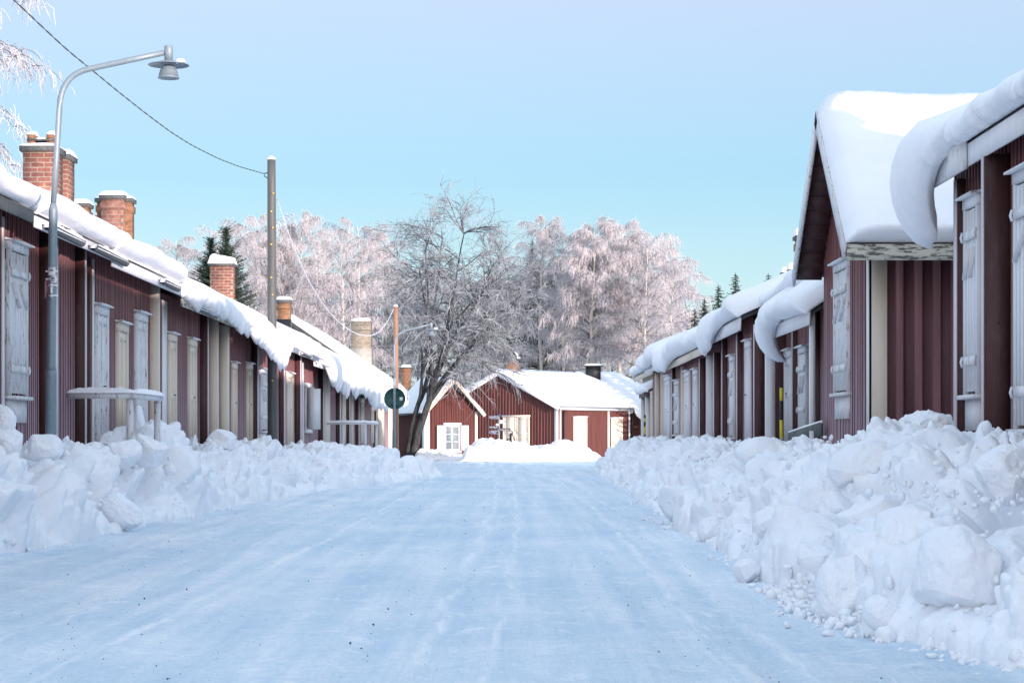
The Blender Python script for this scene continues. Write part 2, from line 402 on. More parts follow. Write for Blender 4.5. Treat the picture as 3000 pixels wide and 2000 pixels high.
def pilaster(fr, root, s0, s1, d, z0, z1, mat, name='pilaster', seed=0):
    mb = MB(fr); r = random.Random(int(s0 * 977)); l = r.uniform(-.012, .012)
    V = [(a + (l if c == z1 else 0), b, c) for a in (s0, s1) for b in (-.05, d) for c in (z0, z1)]
    mb.add(V, [[(0, 1, 3, 2), (4, 6, 7, 5), (0, 4, 5, 1), (2, 3, 7, 6), (0, 2, 6, 4), (1, 5, 7, 3)]])
    if d > .12:   # seam and bolt heads on the side board
        zz = z0 + (z1 - z0) * r.uniform(.5, .8)
        for z in (zz, zz - 1.1): mb.lathe((s0 - .004, d * .5, z), [(.012, -.012), (.014, .012)], 8)
    o = mb.build(name, mat, root)
    if mat is DARKRED and d > .1: MB(fr).box(s0 + .012, s1 - .006, d + .002, d + .014, z0, z1 - .004).build('front_sheen_strip', FRONTEDGE, o)  # added strip: frost and grazing sky sheen painted pale on the post front
    return o
def planks(mb, s0, s1, z0, z1, d, w=.13, gap=.006, th=.025):
    n = max(1, round((s1 - s0) / w)); w = (s1 - s0) / n
    for i in range(n): mb.box(s0 + i * w + gap / 2, s0 + (i + 1) * w - gap / 2, d, d + th + rnd.uniform(0, .004), z0, z1)
    return mb
def cornice(fr, parent, s0, s1, z, d=.14):
    MB(fr).prism([(0, z), (d, z - .015), (d, z + .006), (0, z + .03)], s0 - .05, s1 + .05).build('cornice', WHITE, parent)
    o = MB(fr); snow_cap(o, s0 - .04, s1 + .04, .02, d - .005, z + .014, .022, 3, 8, 6, .0); o.build('snow', SNOW, parent, smooth=True)
def door(fr, root, s0, s1, z0, z1, mat=None, panels=True, corn=True, name='door'):
    mat = mat or CREAM; f = .09
    leaf = MB(fr); planks(leaf, s0 + f, s1 - f, z0, z1 - f, .022, .14)
    m = (s0 + s1) / 2
    leaf.box(s0 + f, s1 - f, .047, .060, z0 + .9, z0 + 1.02); leaf.box(s0 + f, s1 - f, .047, .060, z1 - f - .14, z1 - f - .02); leaf.box(m - .04, m + .04, .047, .064, z0, z1 - f)
    o = leaf.build(name, mat, root)
    fm = MB(fr); fm.box(s0, s0 + f, -.02, .075, z0, z1 - f); fm.box(s1 - f, s1, -.02, .075, z0, z1 - f); fm.box(s0 - .012, s1 + .012, -.02, .08, z1 - f + .002, z1 + .05); fm.build('frame', mat, o)
    if corn: cornice(fr, o, s0, s1, z1 + .052)
    h = MB(fr); h.tubes([(m + .06, .045, z0 + .98), (m + .06, .085, z0 + .98), (m + .15, .085, z0 + .985)], .010, 6, True); h.build('handle', BLACK, o)
    return o
def shuttered(fr, root, s0, s1, z0, z1, mat=None, apron=.28):
    """a window closed behind two plank shutters with strap hinges"""
    mat = mat or WHITE; f = .07
    fm = MB(fr); fm.box(s0, s0 + f, -.02, .07, z0, z1 - f); fm.box(s1 - f, s1, -.02, .07, z0, z1 - f); fm.box(s0 - .01, s1 + .01, -.02, .075, z1 - f + .002, z1 + .04)
    o = fm.build('window', mat, root); m = (s0 + s1) / 2
    for a, b in ((s0 + f, m - .006), (m + .006, s1 - f)):
        sh = MB(fr); planks(sh, a, b, z0 + .03, z1 - f - .02, .03, .12)
        for z in (z0 + .28, z1 - .38):
            sh.box(a + .01, b - .01, .056, .085, z, z + .09)
        sh.obox((a + .03, .07, z1 - .46), (b - .03, .07, z1 - .75), .02, .06, (0, 1, 0)); sh.build('shutter', mat, o)
    for z in (z0 + .32, z1 - .34):
        for a in (s0 + .02, s1 - .02): MB(fr).tubes([(a, .08, z - .05), (a, .095, z), (a, .08, z + .05)], .014, 6, True).build('hinge', WHITE, o)
    sl = MB(fr); sl.box(s0 - .05, s1 + .05, -.02, .12, z0 - .045, z0 - .003); sl.build('sill', mat, o)
    if apron:
        ap = MB(fr); ap.box(s0, s1, -.02, .05, z0 - .045 - apron, z0 - .047); ap.build('apron', mat, o)
    cornice(fr, o, s0, s1, z1 + .042)
    return o
def glazed(fr, root, s0, s1, z0, z1, mat=None, open_sh=True, swing=1.0, rows=3):
    mat = mat or WHITE; f = .09; m = (s0 + s1) / 2
    fm = MB(fr); fm.box(s0, s0 + f, -.02, .07, z0, z1); fm.box(s1 - f, s1, -.02, .07, z0, z1); fm.box(s0 + f, s1 - f, -.02, .07, z1 - f, z1); fm.box(s0 + f, s1 - f, -.02, .07, z0, z0 + f)
    fm.box(m - .03, m + .03, -.02, .05, z0 + f, z1 - f)
    for k in range(1, rows):
        z = z0 + f + (z1 - z0 - 2 * f) * k / rows
        fm.box(s0 + f, m - .03, -.02, .035, z - .014, z + .014); fm.box(m + .03, s1 - f, -.02, .035, z - .014, z + .014)
    o = fm.build('window', mat, root)
    g = MB(fr); g.box(s0 + f * .8, s1 - f * .8, .026, .031, z0 + f * .8, z1 - f * .8); g.build('pane', GLASS, o)
    MB(fr).box(s0 - .06, s1 + .06, -.02, .11, z0 - .10, z0 - .003).build('sill', mat, o)
    MB(fr).box(s0 - .06, s1 + .06, -.02, .10, z1 + .003, z1 + .13).build('cornice', mat, o)
    if open_sh:
        w = (s1 - s0) * .5
        for sg, a in ((-1, s0 - .02), (1, s1 + .02)):
            dx, dd = math.cos(math.radians(180 - 165 * swing)), math.sin(math.radians(180 - 165 * swing))
            sh = MB(fr)
            p = np.array([a, .10, 0]); q = p + np.array([sg * w * abs(dx) if swing > .9 else sg * w * .25, .04 if swing > .9 else .22, 0])
            zc = (z0 + z1) / 2
            sh.obox(p + (0, 0, zc), q + (0, 0, zc), .03, z1 - z0 - .02); sh.build('shutter', mat, o)
    return o
def chimney(root, x0, x1, y0, y1, z0, z1, mat, cap=.05, caph=.09, base=None, snowh=.16, corbel=True, seed=1, capmat=None, oven=False):
    mb = MB(); mb.box(x0, x1, y0, y1, z0, z1)
    if corbel: mb.box(x0 - .03, x1 + .03, y0 - .03, y1 + .03, z1 - .24, z1 - .085)
    o = mb.build('chimney', mat, root)
    MB().box(x0 - cap, x1 + cap, y0 - cap, y1 + cap, z1 + .002, z1 + caph).build('chimney_cap', capmat or SLATE, o)
    s = MB(); snow_cap(s, x0 - cap, x1 + cap, y0 - cap, y1 + cap, z1 + caph, snowh, seed, 14, 14, .015); s.build('snow', SNOW, o, smooth=True)
    if base: MB().box(x0 - .025, x1 + .025, y0 - .025, y1 + .025, z0 - .3, z0 + base[0]).build('flashing', base[1], o)
    return o

def street_house(side, name, label, s0, s1, xw, eave, ridge, z0=.25, T=.3, O=.1, D=.7, fascia=WHITE, fh=.17, seed=1, fringe=0, p=.11, group='red wooden church cottages along the snowy street', wallmat=None, snow0=None, gable_over=0.0, gutter=(), snow1=0.0, sstep=None):
    fr = LEFT(xw) if side == 'L' else RIGHT(xw); sg = 1 if side == 'L' else -1
    de, ze = eave; dr, zr = ridge
    root = thing(name, (xw + sg * dr * .5, (s0 + s1) / 2, z0), label, 'cottage', group)
    wz = ze - .02 + 0 * dr
    slope = (zr - ze) / (de - dr)
    wz = ze + slope * de - .10
    w = MB(fr); w.box(s0, s1 - .02, -.04, 0, z0, wz)
    pent = [(-.003, z0), (-.003, wz), (dr, zr - .10), (2 * dr, wz), (2 * dr, z0)]
    w.add([(s0, a, b) for a, b in pent] + [(s1 - .02, a, b) for a, b in pent], [np.arange(5), np.arange(5, 10)[::-1]])
    w.add([(s0, 2 * dr, z0), (s0, 2 * dr, wz), (s1 - .02, 2 * dr, wz), (s1 - .02, 2 * dr, z0)], [(0, 1, 2, 3)])
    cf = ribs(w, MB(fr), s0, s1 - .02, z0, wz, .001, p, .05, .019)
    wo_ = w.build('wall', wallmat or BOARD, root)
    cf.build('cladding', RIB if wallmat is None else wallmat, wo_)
    r = MB(fr); a0, a1 = s0 + .015 - gable_over, s1 - .015
    r.prism([(de, ze), (dr, zr), (2 * dr - de, ze), (2 * dr - de, ze - .07), (dr, zr - .085), (de, ze - .07)], a0, a1)
    ro = r.build('roof', ROOFTIN, root)
    nb = max(1, round((s1 - s0) / 4.5)); fm = MB(fr)
    for i in range(nb):
        b0 = a0 + (a1 - a0) * i / nb; b1 = a0 + (a1 - a0) * (i + 1) / nb - .012; dz = rnd.uniform(-.012, .012)
        fm.add([(s, d, z + (dz if s == b1 else 0)) for s in (b0, b1) for d in (de + .003, de + .03) for z in (ze - fh, ze - .035)],
               [[(0, 1, 3, 2), (4, 6, 7, 5), (0, 4, 5, 1), (2, 3, 7, 6), (0, 2, 6, 4), (1, 5, 7, 3)]])
    fm.build('fascia', fascia, ro)
    for g0, g1 in gutter:   # a length of half-round gutter with snow lying in it
        a = np.linspace(0, math.pi, 7); zc = ze - .10
        G = np.array([[(s, de + .095 + .06 * math.cos(x), zc - .07 * math.sin(x) - .012 * (s - g0)) for x in a] for s in np.linspace(g0, g1, 6)])
        gm = MB(fr); gm.grid(G); gm.grid(G[:, ::-1] + np.array([0, 0, .006])); gm.build('gutter', GREYWOOD, ro)
        sm = MB(fr); snow_cap(sm, g0, g1, de + .035, de + .155, zc - .03, .085, seed, 22, 6, 0); sm.build('snow', SNOW, ro, smooth=True)
    roof_snow(fr, (s0 if snow0 is None else snow0) - gable_over, s1 + snow1, (de, ze + .012), (dr, zr + .012), T, O, D, seed, parent=ro, fringe=fringe, step=sstep or (.05 if fringe else .10))
    # the far slope of the roof carries snow too
    bk = Frame((fr.o[0] + fr.n[0] * 2 * dr, fr.o[1] + fr.n[1] * 2 * dr), fr.u, (-fr.n[0], -fr.n[1]))
    roof_snow(bk, s0, s1, (de, ze + .012), (dr, zr + .012), T if not callable(T) else .3, .08, .5, seed + 9, step=.6, parent=ro)
    return root, fr

def pilL(fr, root, p0, p1, p2, mat, ztop, xw=XL, z0=.3, name='pilaster', minw=.09):
    Y = SL(p0, xw); X = PX(p1, Y); d = max(.03, X - xw); Y2 = F * X / (p2 - CX)
    return pilaster(fr, root, Y, max(Y2, Y + minw), d, z0, ztop, mat, name)
def pilR(fr, root, p0, p1, p2, mat, ztop, xw=XR, z0=.3, name='pilaster', minw=.09):
    Y = SR(p2, xw); X = PX(p1, Y); d = max(.03, xw - X); Y2 = F * X / (p0 - CX)
    return pilaster(fr, root, Y, max(Y2, Y + minw), d, z0, ztop, mat, name)

# ================================================================== LEFT ROW
DL, DRL = .35, -3.5           # eave overhang and ridge offset
def eL(r, fh=.17): return (DL, H + r * (-(XL + DL)) + fh)
RIDL = lambda z: (DRL, z)
hL0, f0 = street_house('L', 'cottage', 'red cottage cut by the left edge of the photo, only its eave board showing', 12.0, SL(8), XL, eL(.443), RIDL(5.45), seed=11, T=.26, O=.12, fascia=GREYWOOD)
lab = 'red cottage at the far left with closed white window shutters, the nearest of its row'
hL1, f1 = street_house('L', 'cottage', lab, SL(8) + .03, SL(251), XL, eL(.438), RIDL(5.45), seed=12, T=.30, O=.12, D=.7, fascia=WHITE, gutter=[(SL(30), SL(140)), (SL(175), SL(300) - .5)])
zt = eL(.438)[1] - .06
pilL(f1, hL1, 1, 8, 14, WHITE, zt, name='corner_board')
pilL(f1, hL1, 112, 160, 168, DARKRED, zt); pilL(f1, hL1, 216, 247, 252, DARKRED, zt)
Y = SL(40); shuttered(f1, hL1, SL(13), SL(67), PZ(1160, Y), PZ(722, Y), PEEL)
hL2, f2 = street_house('L', 'cottage', 'red cottage with three white doors behind the snow topped wooden stair railing', SL(251) + .02, SL(468), XL, eL(.425, .2), RIDL(5.45), seed=13, T=.30, O=.08, D=.7, fascia=WHITE, fh=.2, gutter=[(SL(395), SL(445))])
zt = eL(.425, .2)[1] - .06
pilL(f2, hL2, 252, 263, 266, DARKRED, zt); pilL(f2, hL2, 266, 266, 271, WHITE, zt, name='corner_board')
for a, b, t, m in ((272, 305, 905, PEEL), (335, 363, 955, CREAM), (390, 420, 925, PEEL)):
    Y = SL((a + b) / 2); door(f2, hL2, SL(a), SL(b), .92, PZ(t, Y), m)
pilL(f2, hL2, 435, 464, 469, CREAM, zt)
hL3, f3 = street_house('L', 'cottage', 'red cottage with two narrow cream doors between cream corner posts', SL(468) + .02, SL(640), XL, eL(.395, .17), RIDL(5.42), seed=14, T=.30, O=lambda s: .1 + .3 * max(0, min(1, (s - 38) / 3)), D=1.0, fascia=PEELDARK, fringe=.40, gutter=[(SL(500), SL(560))])
zt = eL(.395)[1] - .06
pilL(f3, hL3, 471, 472, 486, WHITE, zt, name='corner_board')
for a, b, t in ((487, 507, 985), (546, 566, 1000)):
    Y = SL((a + b) / 2); door(f3, hL3, SL(a), SL(b), .92, PZ(t, Y), CREAM)
pilL(f3, hL3, 582, 607, 610, DARKRED, zt); pilL(f3, hL3, 611, 637, 641, CREAM, zt)
hL4, f4 = street_house('L', 'cottage', 'long red cottage behind the tall grey pole, thick snow curling off its eave', SL(640) + .02, SL(882), XL, eL(.385, .17), RIDL(5.42), seed=15, T=.34,
    O=lambda s: .12 + .75 * max(0, 1 - abs(s - 47.3) / 3.6) ** .5 if abs(s - 47.3) < 3.6 else .12, D=lambda s: 1.15 if abs(s - 47.3) < 3.8 else .6, fascia=WHITE, fringe=.45, gutter=[(SL(838), SL(860))])
zt = eL(.385)[1] - .06
pilL(f4, hL4, 641, 666, 672, CREAM, zt)
Y = SL(680); door(f4, hL4, SL(674), SL(686), .92, PZ(1068, Y), CREAM)
for a, b, t in ((718, 732, 1070), (836, 852, 1097)):
    Y = SL((a + b) / 2); door(f4, hL4, SL(a), SL(b), .92, PZ(t, Y), CREAM)
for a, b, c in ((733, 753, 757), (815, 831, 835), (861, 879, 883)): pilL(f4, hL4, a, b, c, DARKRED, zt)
Y = SL(765); shuttered(f4, hL4, SL(757), SL(775), PZ(1262, Y), PZ(1085, Y), WHITE)
hL5, f5 = street_house('L', 'cottage', 'red cottage with one open white shutter and a heavy snow tongue on its corner', SL(882) + .03, 88.0, XL, eL(.36, .16), RIDL(5.3), seed=16, T=.36,
    O=lambda s: .75 + .45 * max(0, min(1, (s - 74) / 6)) if s > 62 else .15, D=lambda s: 1.25 if s > 61.5 else .6, fascia=WHITE, fringe=.45)
zt = eL(.36)[1] - .06
pilL(f5, hL5, 884, 885, 889, WHITE, zt, name='corner_board')
Y = SL(896); glazed(f5, hL5, SL(890), SL(905), PZ(1258, Y), PZ(1135, Y), WHITE, True, .5)
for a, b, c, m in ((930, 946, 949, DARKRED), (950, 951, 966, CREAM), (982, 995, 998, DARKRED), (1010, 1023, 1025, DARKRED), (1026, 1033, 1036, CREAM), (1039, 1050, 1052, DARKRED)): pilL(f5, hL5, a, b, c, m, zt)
for a, b, t in ((1000, 1008, 1150), (1054, 1062, 1172)):
    Y = SL((a + b) / 2); door(f5, hL5, SL(a), SL(b), .9, PZ(t, Y), CREAM)
hL6, f6 = street_house('L', 'cottage', 'last cottage of the left row, with a pale brick chimney and dark gable edge', 88.05, 106.5, XL, (.4, H + .37 * 5.7 + .2), RIDL(6.15), seed=17, T=.30, O=.75, D=1.15, fascia=GREYWOOD, fringe=.25, gable_over=.5)
zt = H + .37 * 5.7 - .05
for a, b, c, m in ((1092, 1102, 1104, DARKRED), (1106, 1117, 1129, CREAM), (1136, 1143, 1154, CREAM)): pilL(f6, hL6, a, b, c, m, zt)
Y = SL(1089); door(f6, hL6, SL(1085), SL(1091), .9, PZ(1180, Y), CREAM)
vb = MB(f6); vb.obox((87.52, .43, H + .37 * 5.7 + .10), (87.52, DRL, 6.05), .04, .26); vb.obox((87.52, 2 * DRL - .43, H + .37 * 5.7 + .10), (87.52, DRL, 6.05), .04, .26); vb.build('verge_board', GREYWOOD, hL6)

# chimneys of the left row
def chim(root, px0, px1, pytop, Y, Xc, depth, mat, **kw):
    x0, x1 = PX(px0, Y), PX(px1, Y); return chimney(root, x0, x1, Y, Y + depth, 4.6, PZ(pytop, Y), mat, **kw)
c1 = chim(hL3, 67, 160, 444, 41.5, 0, .75, BRICK, corbel=False, cap=.06, caph=.12, snowh=.07, seed=2)
chimney(hL3, PX(150, 42.6), PX(197, 42.6), 42.6, 43.3, 4.6, PZ(466, 42.6), BRICK, corbel=False, cap=.055, caph=.11, snowh=.13, seed=3)
ov = MB()
for a in (78, 134):
    ov.box(PX(a, 41.55), PX(a + 22, 41.55), 41.6, 41.95, PZ(431, 41.5), PZ(411, 41.5)); 
    ov.box(PX(a + 1, 41.55), PX(a + 23, 41.55), 41.58, 41.97, PZ(405, 41.5), PZ(392, 41.5))
ov.build('loose_brick', BRICK3, c1)
sb = MB(); sb.box(PX(76, 41.5), PX(160, 41.5), 41.56, 42.0, PZ(410.5, 41.5), PZ(405.5, 41.5)); sb.build('slab', SLATE, c1)
s = MB()
for a in (77, 133): snow_cap(s, PX(a, 41.5), PX(a + 24, 41.5), 41.58, 41.97, PZ(392.5, 41.5), .09, a, 10, 10, .0)
snow_cap(s, PX(98, 41.5), PX(134, 41.5), 41.58, 41.97, PZ(405, 41.5), .05, 4, 10, 8, 0); s.build('snow', SNOW, c1, smooth=True)
chim(hL4, 207, 255, 606, 45.5, 0, .45, BRICK3, caph=.09, snowh=.09, seed=5)
chim(hL4, 254, 288, 642, 50.5, 0, .45, BRICK3, caph=.09, snowh=.08, seed=6)
chim(hL4, 297, 360, 584, 49.4, 0, .6, BRICK2, caph=.11, snowh=.11, seed=7)
chimney(hL4, PX(284, 49.7), PX(383, 49.7), 49.7, 50.15, 4.6, PZ(592, 49.7), BRICK3, caph=.10, snowh=.10, seed=8, base=(.95, BLACK))
chim(hL5, 615, 682, 779, 67.4, 0, .6, BRICK, corbel=False, cap=.06, caph=.09, snowh=.30, seed=9)
chim(hL5, 813, 849, 888, 86.0, 0, .5, BRICK3, cap=.05, caph=.16, snowh=.15, seed=10, base=(1.5, BLACK))
cc = chim(hL6, 1029, 1086, 940, 103.0, 0, .9, BRICK4, corbel=False, cap=0.0, caph=.02, snowh=.16, seed=11, base=(1.0, CEMENT))

# ================================================================== RIGHT ROW
def eR(r, xe, fh=.18): return H + r * xe + fh
XR1 = 4.5
OR1 = lambda s: .10 + .90 * max(0, min(1, (s - 19.5) / 1.3)) ** 1.4
hR1, g1 = street_house('R', 'cottage', 'nearest red cottage at the right edge with a huge snow curl on its eave', -14.0, 20.8, XR1, (.22, H + .60 * 4.28 + .2), (-3.6, 5.75), seed=21, T=lambda s: .28 + .13 * max(0, min(1, (s - 19.2) / 1.2)), O=OR1, D=lambda s: .5 + 1.32 * max(0, min(1, (s - 19.3) / 1.4)), fascia=WHITE, fh=.24, p=.13, snow1=.45, sstep=.04, fringe=.16)
zt = H + .60 * 4.28 - .02
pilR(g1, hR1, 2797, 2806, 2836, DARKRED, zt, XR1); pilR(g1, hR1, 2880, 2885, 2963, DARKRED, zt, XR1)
eb = MB(g1); planks(eb, 0, 1, 0, 1, 0, 1) if False else None
eb.box(SR(2845, 4.28), 20.79, .255, .285, H + .60 * 4.28 - .07, H + .60 * 4.28 + .2); eb.build('eave_end_board', PEEL, hR1)
Y = SR(2866, XR1); shuttered(g1, hR1, SR(2884, XR1), SR(2842, XR1), PZ(1155, Y), PZ(585, Y), WHITE, .3)
Y = SR(3030, XR1); shuttered(g1, hR1, SR(3085, XR1), SR(2990, XR1), PZ(1255, Y), PZ(500, Y), WHITE, .3)
hR0 = None

# gable-fronted house: ridge runs away from the street
gy0, gy1, vy0, vy1, vx = 25.1, 28.75, 24.45, 29.05, 4.0
gm = (vy0 + vy1) / 2; gez, gpz = 3.46, 5.38
hR2 = thing('gable_cottage', (6.5, gm, .3), 'tall narrow red cottage with its snow covered gable roof end turned to the street', 'cottage')
fx = Frame((XR, 0), (0, 1), (-1, 0))
def gtop(s): return gez + (gpz - gez) * (1 - abs(s - gm) / (gm - vy0)) - .09
w = MB(fx); panel(w, gy0, gy1, .3, gtop, 0, .5, .02, .001)
fn = Frame((0, gy0), (1, 0), (0, -1)); w2 = MB(fn)
w2.box(XR, 11.0, -.06, -.03, .3, gtop(gy0) + .02); sb_ = MB(fn); sb_.box(XR, 11.0, -.028, 0, .3, gtop(gy0) + .02)
w.V += w2.V; w.Fc += [f + w.n for f in w2.Fc]; w.n += w2.n
w.add([(gy1, 0, .3), (gy1, 0, gtop(gy1)), (gy1, -6.6, gtop(gy1)), (gy1, -6.6, .3)], [(0, 1, 2, 3)])
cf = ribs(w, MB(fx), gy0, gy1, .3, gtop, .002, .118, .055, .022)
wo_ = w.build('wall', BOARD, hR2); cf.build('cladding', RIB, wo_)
bt = MB(fn); sx = XR + .30
while sx < 7.5:
    wv = rnd.uniform(.085, .10); b1_, b2_ = (rnd.uniform(-.03, .03), rnd.uniform(-.07, .07)); zz_ = np.linspace(.3, gtop(gy0), 12); sh_ = b2_ * np.clip(1 - (zz_ - .6) / .9, 0, 1) ** 2
    bt.grid(np.array([[(sx + h_, 0.0, z_), (sx + h_ + .004, .045 + abs(h_) * .4, z_), (sx + h_ + wv, .045 + abs(h_) * .4, z_), (sx + h_ + wv + .004, 0.0, z_)] for z_, h_ in zip(zz_, sh_)])); sx += .225
bt.build('cladding', BATTEN, wo_); sb_.build('cladding', WORN, wo_)
MB(fn).box(XR - .03, XR + .19, .002, .045, .3, gtop(gy0) - .08).build('corner_board', CREAM, hR2)
MB(fx).box(gy0 - .045, gy0 + .10, .002, .04, .3, gtop(gy0) - .02).build('corner_board', WHITE, hR2)
Y = SR(2476); shuttered(fx, hR2, SR(2496), SR(2456), PZ(1150, Y), PZ(775, Y), PEEL, .30)
# roof slabs with board soffit
def slab(mb, y_a, z_a, y_b, z_b, x0, x1, th):
    t = np.array([y_b - y_a, z_b - z_a]); t = t / np.linalg.norm(t); n = np.array([-t[1], t[0]]) * (1 if t[0] > 0 else -1)
    pts = [(y_a, z_a), (y_b, z_b), (y_b - n[0] * th, z_b - n[1] * th), (y_a - n[0] * th, z_a - n[1] * th)]
    mb.add([(x, y, z) for x in (x0, x1) for y, z in pts], [(0, 1, 2, 3), (7, 6, 5, 4), [(0, 4, 5, 1), (1, 5, 6, 2), (2, 6, 7, 3), (3, 7, 4, 0)]])
rm = MB(); slab(rm, vy0, gez, gm, gpz, vx, 11.2, .06); slab(rm, vy1, gez, gm, gpz, vx, 11.2, .06)
ro2 = rm.build('roof', ROOFTIN, hR2)
so = MB()
for k in range(11):   # soffit boards on the underside of the verge
    for (ya, yb) in ((vy0, gm), (vy1, gm)):
        a, b = k / 11, (k + .96) / 11
        slab(so, ya + (yb - ya) * a, gez + (gpz - gez) * a - .063, ya + (yb - ya) * b, gez + (gpz - gez) * b - .063, vx + .03, XR - .01, .03 + .006 * (k % 2))
so.build('soffit', DARKRED, ro2)
vb = MB(); slab(vb, vy1 + .02, gez - .02, gm, gpz + .03, vx - .035, vx - .003, .22); slab(vb, vy0 - .02, gez - .02, gm, gpz + .03, vx - .035, vx - .003, .2); vb.build('verge_board', PEEL, ro2)
MB().box(vx, 11.2, vy0 - .03, vy0 - .002, gez - .20, gez - .01).build('fascia', PEELDARK, ro2)
fs = Frame((0, gm), (1, 0), (0, -1))
roof_snow(fs, vx - .02, 11.2, (gm - vy0, gez + .012), (0, gpz + .012), .29, .05, .4, 31, parent=ro2, tn=.1)
fs2 = Frame((0, gm), (1, 0), (0, 1))
roof_snow(fs2, vx + .10, 11.2, (gm - vy0, gez + .012), (0, gpz + .012), .12, .03, .4, 32, parent=ro2, tn=.1)

X3 = 5.0
hR3, g3 = street_house('R', 'cottage', 'set back red cottage with a white posted porch roof behind the striped snow stake', 29.3, 37.22, X3, (.35, eR(.472, 4.65)), (-2.6, 4.85), seed=41, T=lambda s: .27 + .04 * math.sin(s), O=.14, D=.7, fascia=CREAM, fh=.30)
zt = eR(.472, 4.65) - .25
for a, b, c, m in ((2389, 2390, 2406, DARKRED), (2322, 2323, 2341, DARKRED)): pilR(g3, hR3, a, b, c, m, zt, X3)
Y = SR(2360, X3); shuttered(g3, hR3, Y - .45, Y + .45, PZ(1255, Y), PZ(1022, Y), WHITE, .2)
Y = SR(2311, X3); door(g3, hR3, Y - .75, Y + .15, .95, PZ(1035, Y), WHITE)
# porch
pX = 4.28; pY0, pY1 = 29.35, F * pX / (2258 - CX)
pz = H + .385 * pX
pr = MB(g3); pr.prism([(X3 - pX, pz + .15), (.02, pz + .62), (.02, pz + .56), (X3 - pX, pz + .09)], pY0, pY1)
po = pr.build('porch_roof', ROOFTIN, hR3)
pf = MB(g3); pf.box(pY0, pY1, X3 - pX + .003, X3 - pX + .03, pz - .04, pz + .16); pf.build('fascia', WHITE, po)
roof_snow(g3, pY0, pY1 + .08, (X3 - pX, pz + .165), (.03, pz + .63), .34, lambda s: .15 + .85 * max(0, min(1, (s - pY1 + 1.6) / 1.5)) ** 1.5, lambda s: .6 + 1.45 * max(0, min(1, (s - pY1 + 2.2) / 2)), 43, parent=po, step=.07)
for a, b in ((2374, 2388), (2244, 2271)):
    Yp = F * (pX + .08) / (b - CX); wd = (b - a) * Yp / F
    MB().box(pX + .08 - wd, pX + .08, Yp, Yp + .14, .4, pz + .12).build('porch_post', WHITE, hR3)
for pxa, pya, Yc in ((2338, 700, 46.5),):
    chimney(hR3, PX(pxa, Yc), PX(2352, Yc), Yc, Yc + .5, 4.3, PZ(pya, Yc), BRICK3, seed=12)
    chimney(hR3, PX(2352, Yc), PX(2425, Yc), Yc + .02, Yc + .6, 4.3, PZ(pya + 5, Yc), BRICK5, seed=13)
hRb, gb = street_house('R', 'cottage', 'short red cottage beyond the porch, snow roll bulging over its pale eave board', 37.3, SR(2113), XR, (.25, eR(.485, 4.15)), (-2.9, 4.7), seed=42, T=lambda s: .31 + .05 * math.sin(s * 1.7), O=lambda s: .16 + .5 * max(0, min(1, (s - 39.6) / 2.2)), D=lambda s: .7 + .9 * max(0, min(1, (s - 39.4) / 2.2)), fascia=WHITE, fh=.26, gable_over=.25)
zt = eR(.485, 4.15) - .2
for a, b, c, m in ((2209, 2211, 2230, DARKRED), (2158, 2161, 2180, DARKRED), (2115, 2117, 2134, DARKRED)): pilR(gb, hRb, a, b, c, m, zt)
Y = SR(2203); door(gb, hRb, 37.5, 38.1, .95, PZ(1003, Y), WHITE)
Y = SR(2151); shuttered(gb, hRb, SR(2157), SR(2146), PZ(1280, Y), PZ(1047, Y), WHITE, .2)

hR4, g4 = street_house('R', 'cottage', 'long red cottage on the right with a broad white board between dark posts', SR(2113) + .02, SR(1972), XR, (.25, eR(.435, 4.15)), (-2.9, 4.7), seed=45, T=lambda s: .40 + .05 * math.sin(s * .8), O=lambda s: .16 + .30 * max(0, min(1, (s - 50.5) / 3)), D=lambda s: .6 + .8 * max(0, min(1, (s - 50.5) / 3)), fascia=CREAM, fh=.2)
zt = eR(.435, 4.15) - .2
for a, b, c, m in ((2091, 2093, 2112, DARKRED), (2069, 2071, 2092, WHITE), (2049, 2051, 2069, DARKRED), (1994, 1996, 2010, CREAM)): pilR(g4, hR4, a, b, c, m, zt)
Y = SR(2047); door(g4, hR4, SR(2048), SR(2038), .95, PZ(1085, Y), WHITE)
Y = SR(2019); door(g4, hR4, SR(2026), SR(2012), .95, PZ(1092, Y), WHITE)
Y = SR(1987); shuttered(g4, hR4, SR(1993), SR(1981), PZ(1272, Y), PZ(1118, Y), WHITE, 0)
hR5, g5 = street_house('R', 'cottage', 'right row cottage with two cream corner boards beside one white door', SR(1972) + .02, SR(1914), XR, (.25, eR(.468, 4.15)), (-2.9, 4.7), seed=46, T=lambda s: .42 + .05 * math.sin(s), O=.24, D=1.1, fascia=WHITE, fh=.2)
zt = eR(.468, 4.15) - .2
for a, b, c, m in ((1968, 1970, 1981, DARKRED), (1935, 1936, 1950, CREAM), (1918, 1920, 1934, CREAM)): pilR(g5, hR5, a, b, c, m, zt)
Y = SR(1960); door(g5, hR5, SR(1968), SR(1952), .95, PZ(1105, Y), WHITE)
hR6, g6 = street_house('R', 'cottage', 'small pale boarded cottage ending the right row, with a low snowy porch roof', SR(1914) + .02, 74.2, 4.75, (.3, eR(.475, 4.45) - .1), (-2.9, 4.5), seed=47, T=.30, O=.14, D=1.0, fascia=CREAM, fh=.2, wallmat=CREAM)
pr = MB(g6); pr.prism([(.45, 2.62), (.02, 2.85), (.02, 2.79), (.45, 2.56)], SR(1913) + .3, 68.8); po6 = pr.build('porch_roof', ROOFTIN, hR6)
MB(g6).box(SR(1913) + .3, 68.8, .455, .48, 2.45, 2.63).build('fascia', DARKRED, po6)
roof_snow(g6, SR(1913) + .3, 69.0, (.45, 2.63), (.03, 2.86), .22, .16, 1.4, 48, parent=po6)
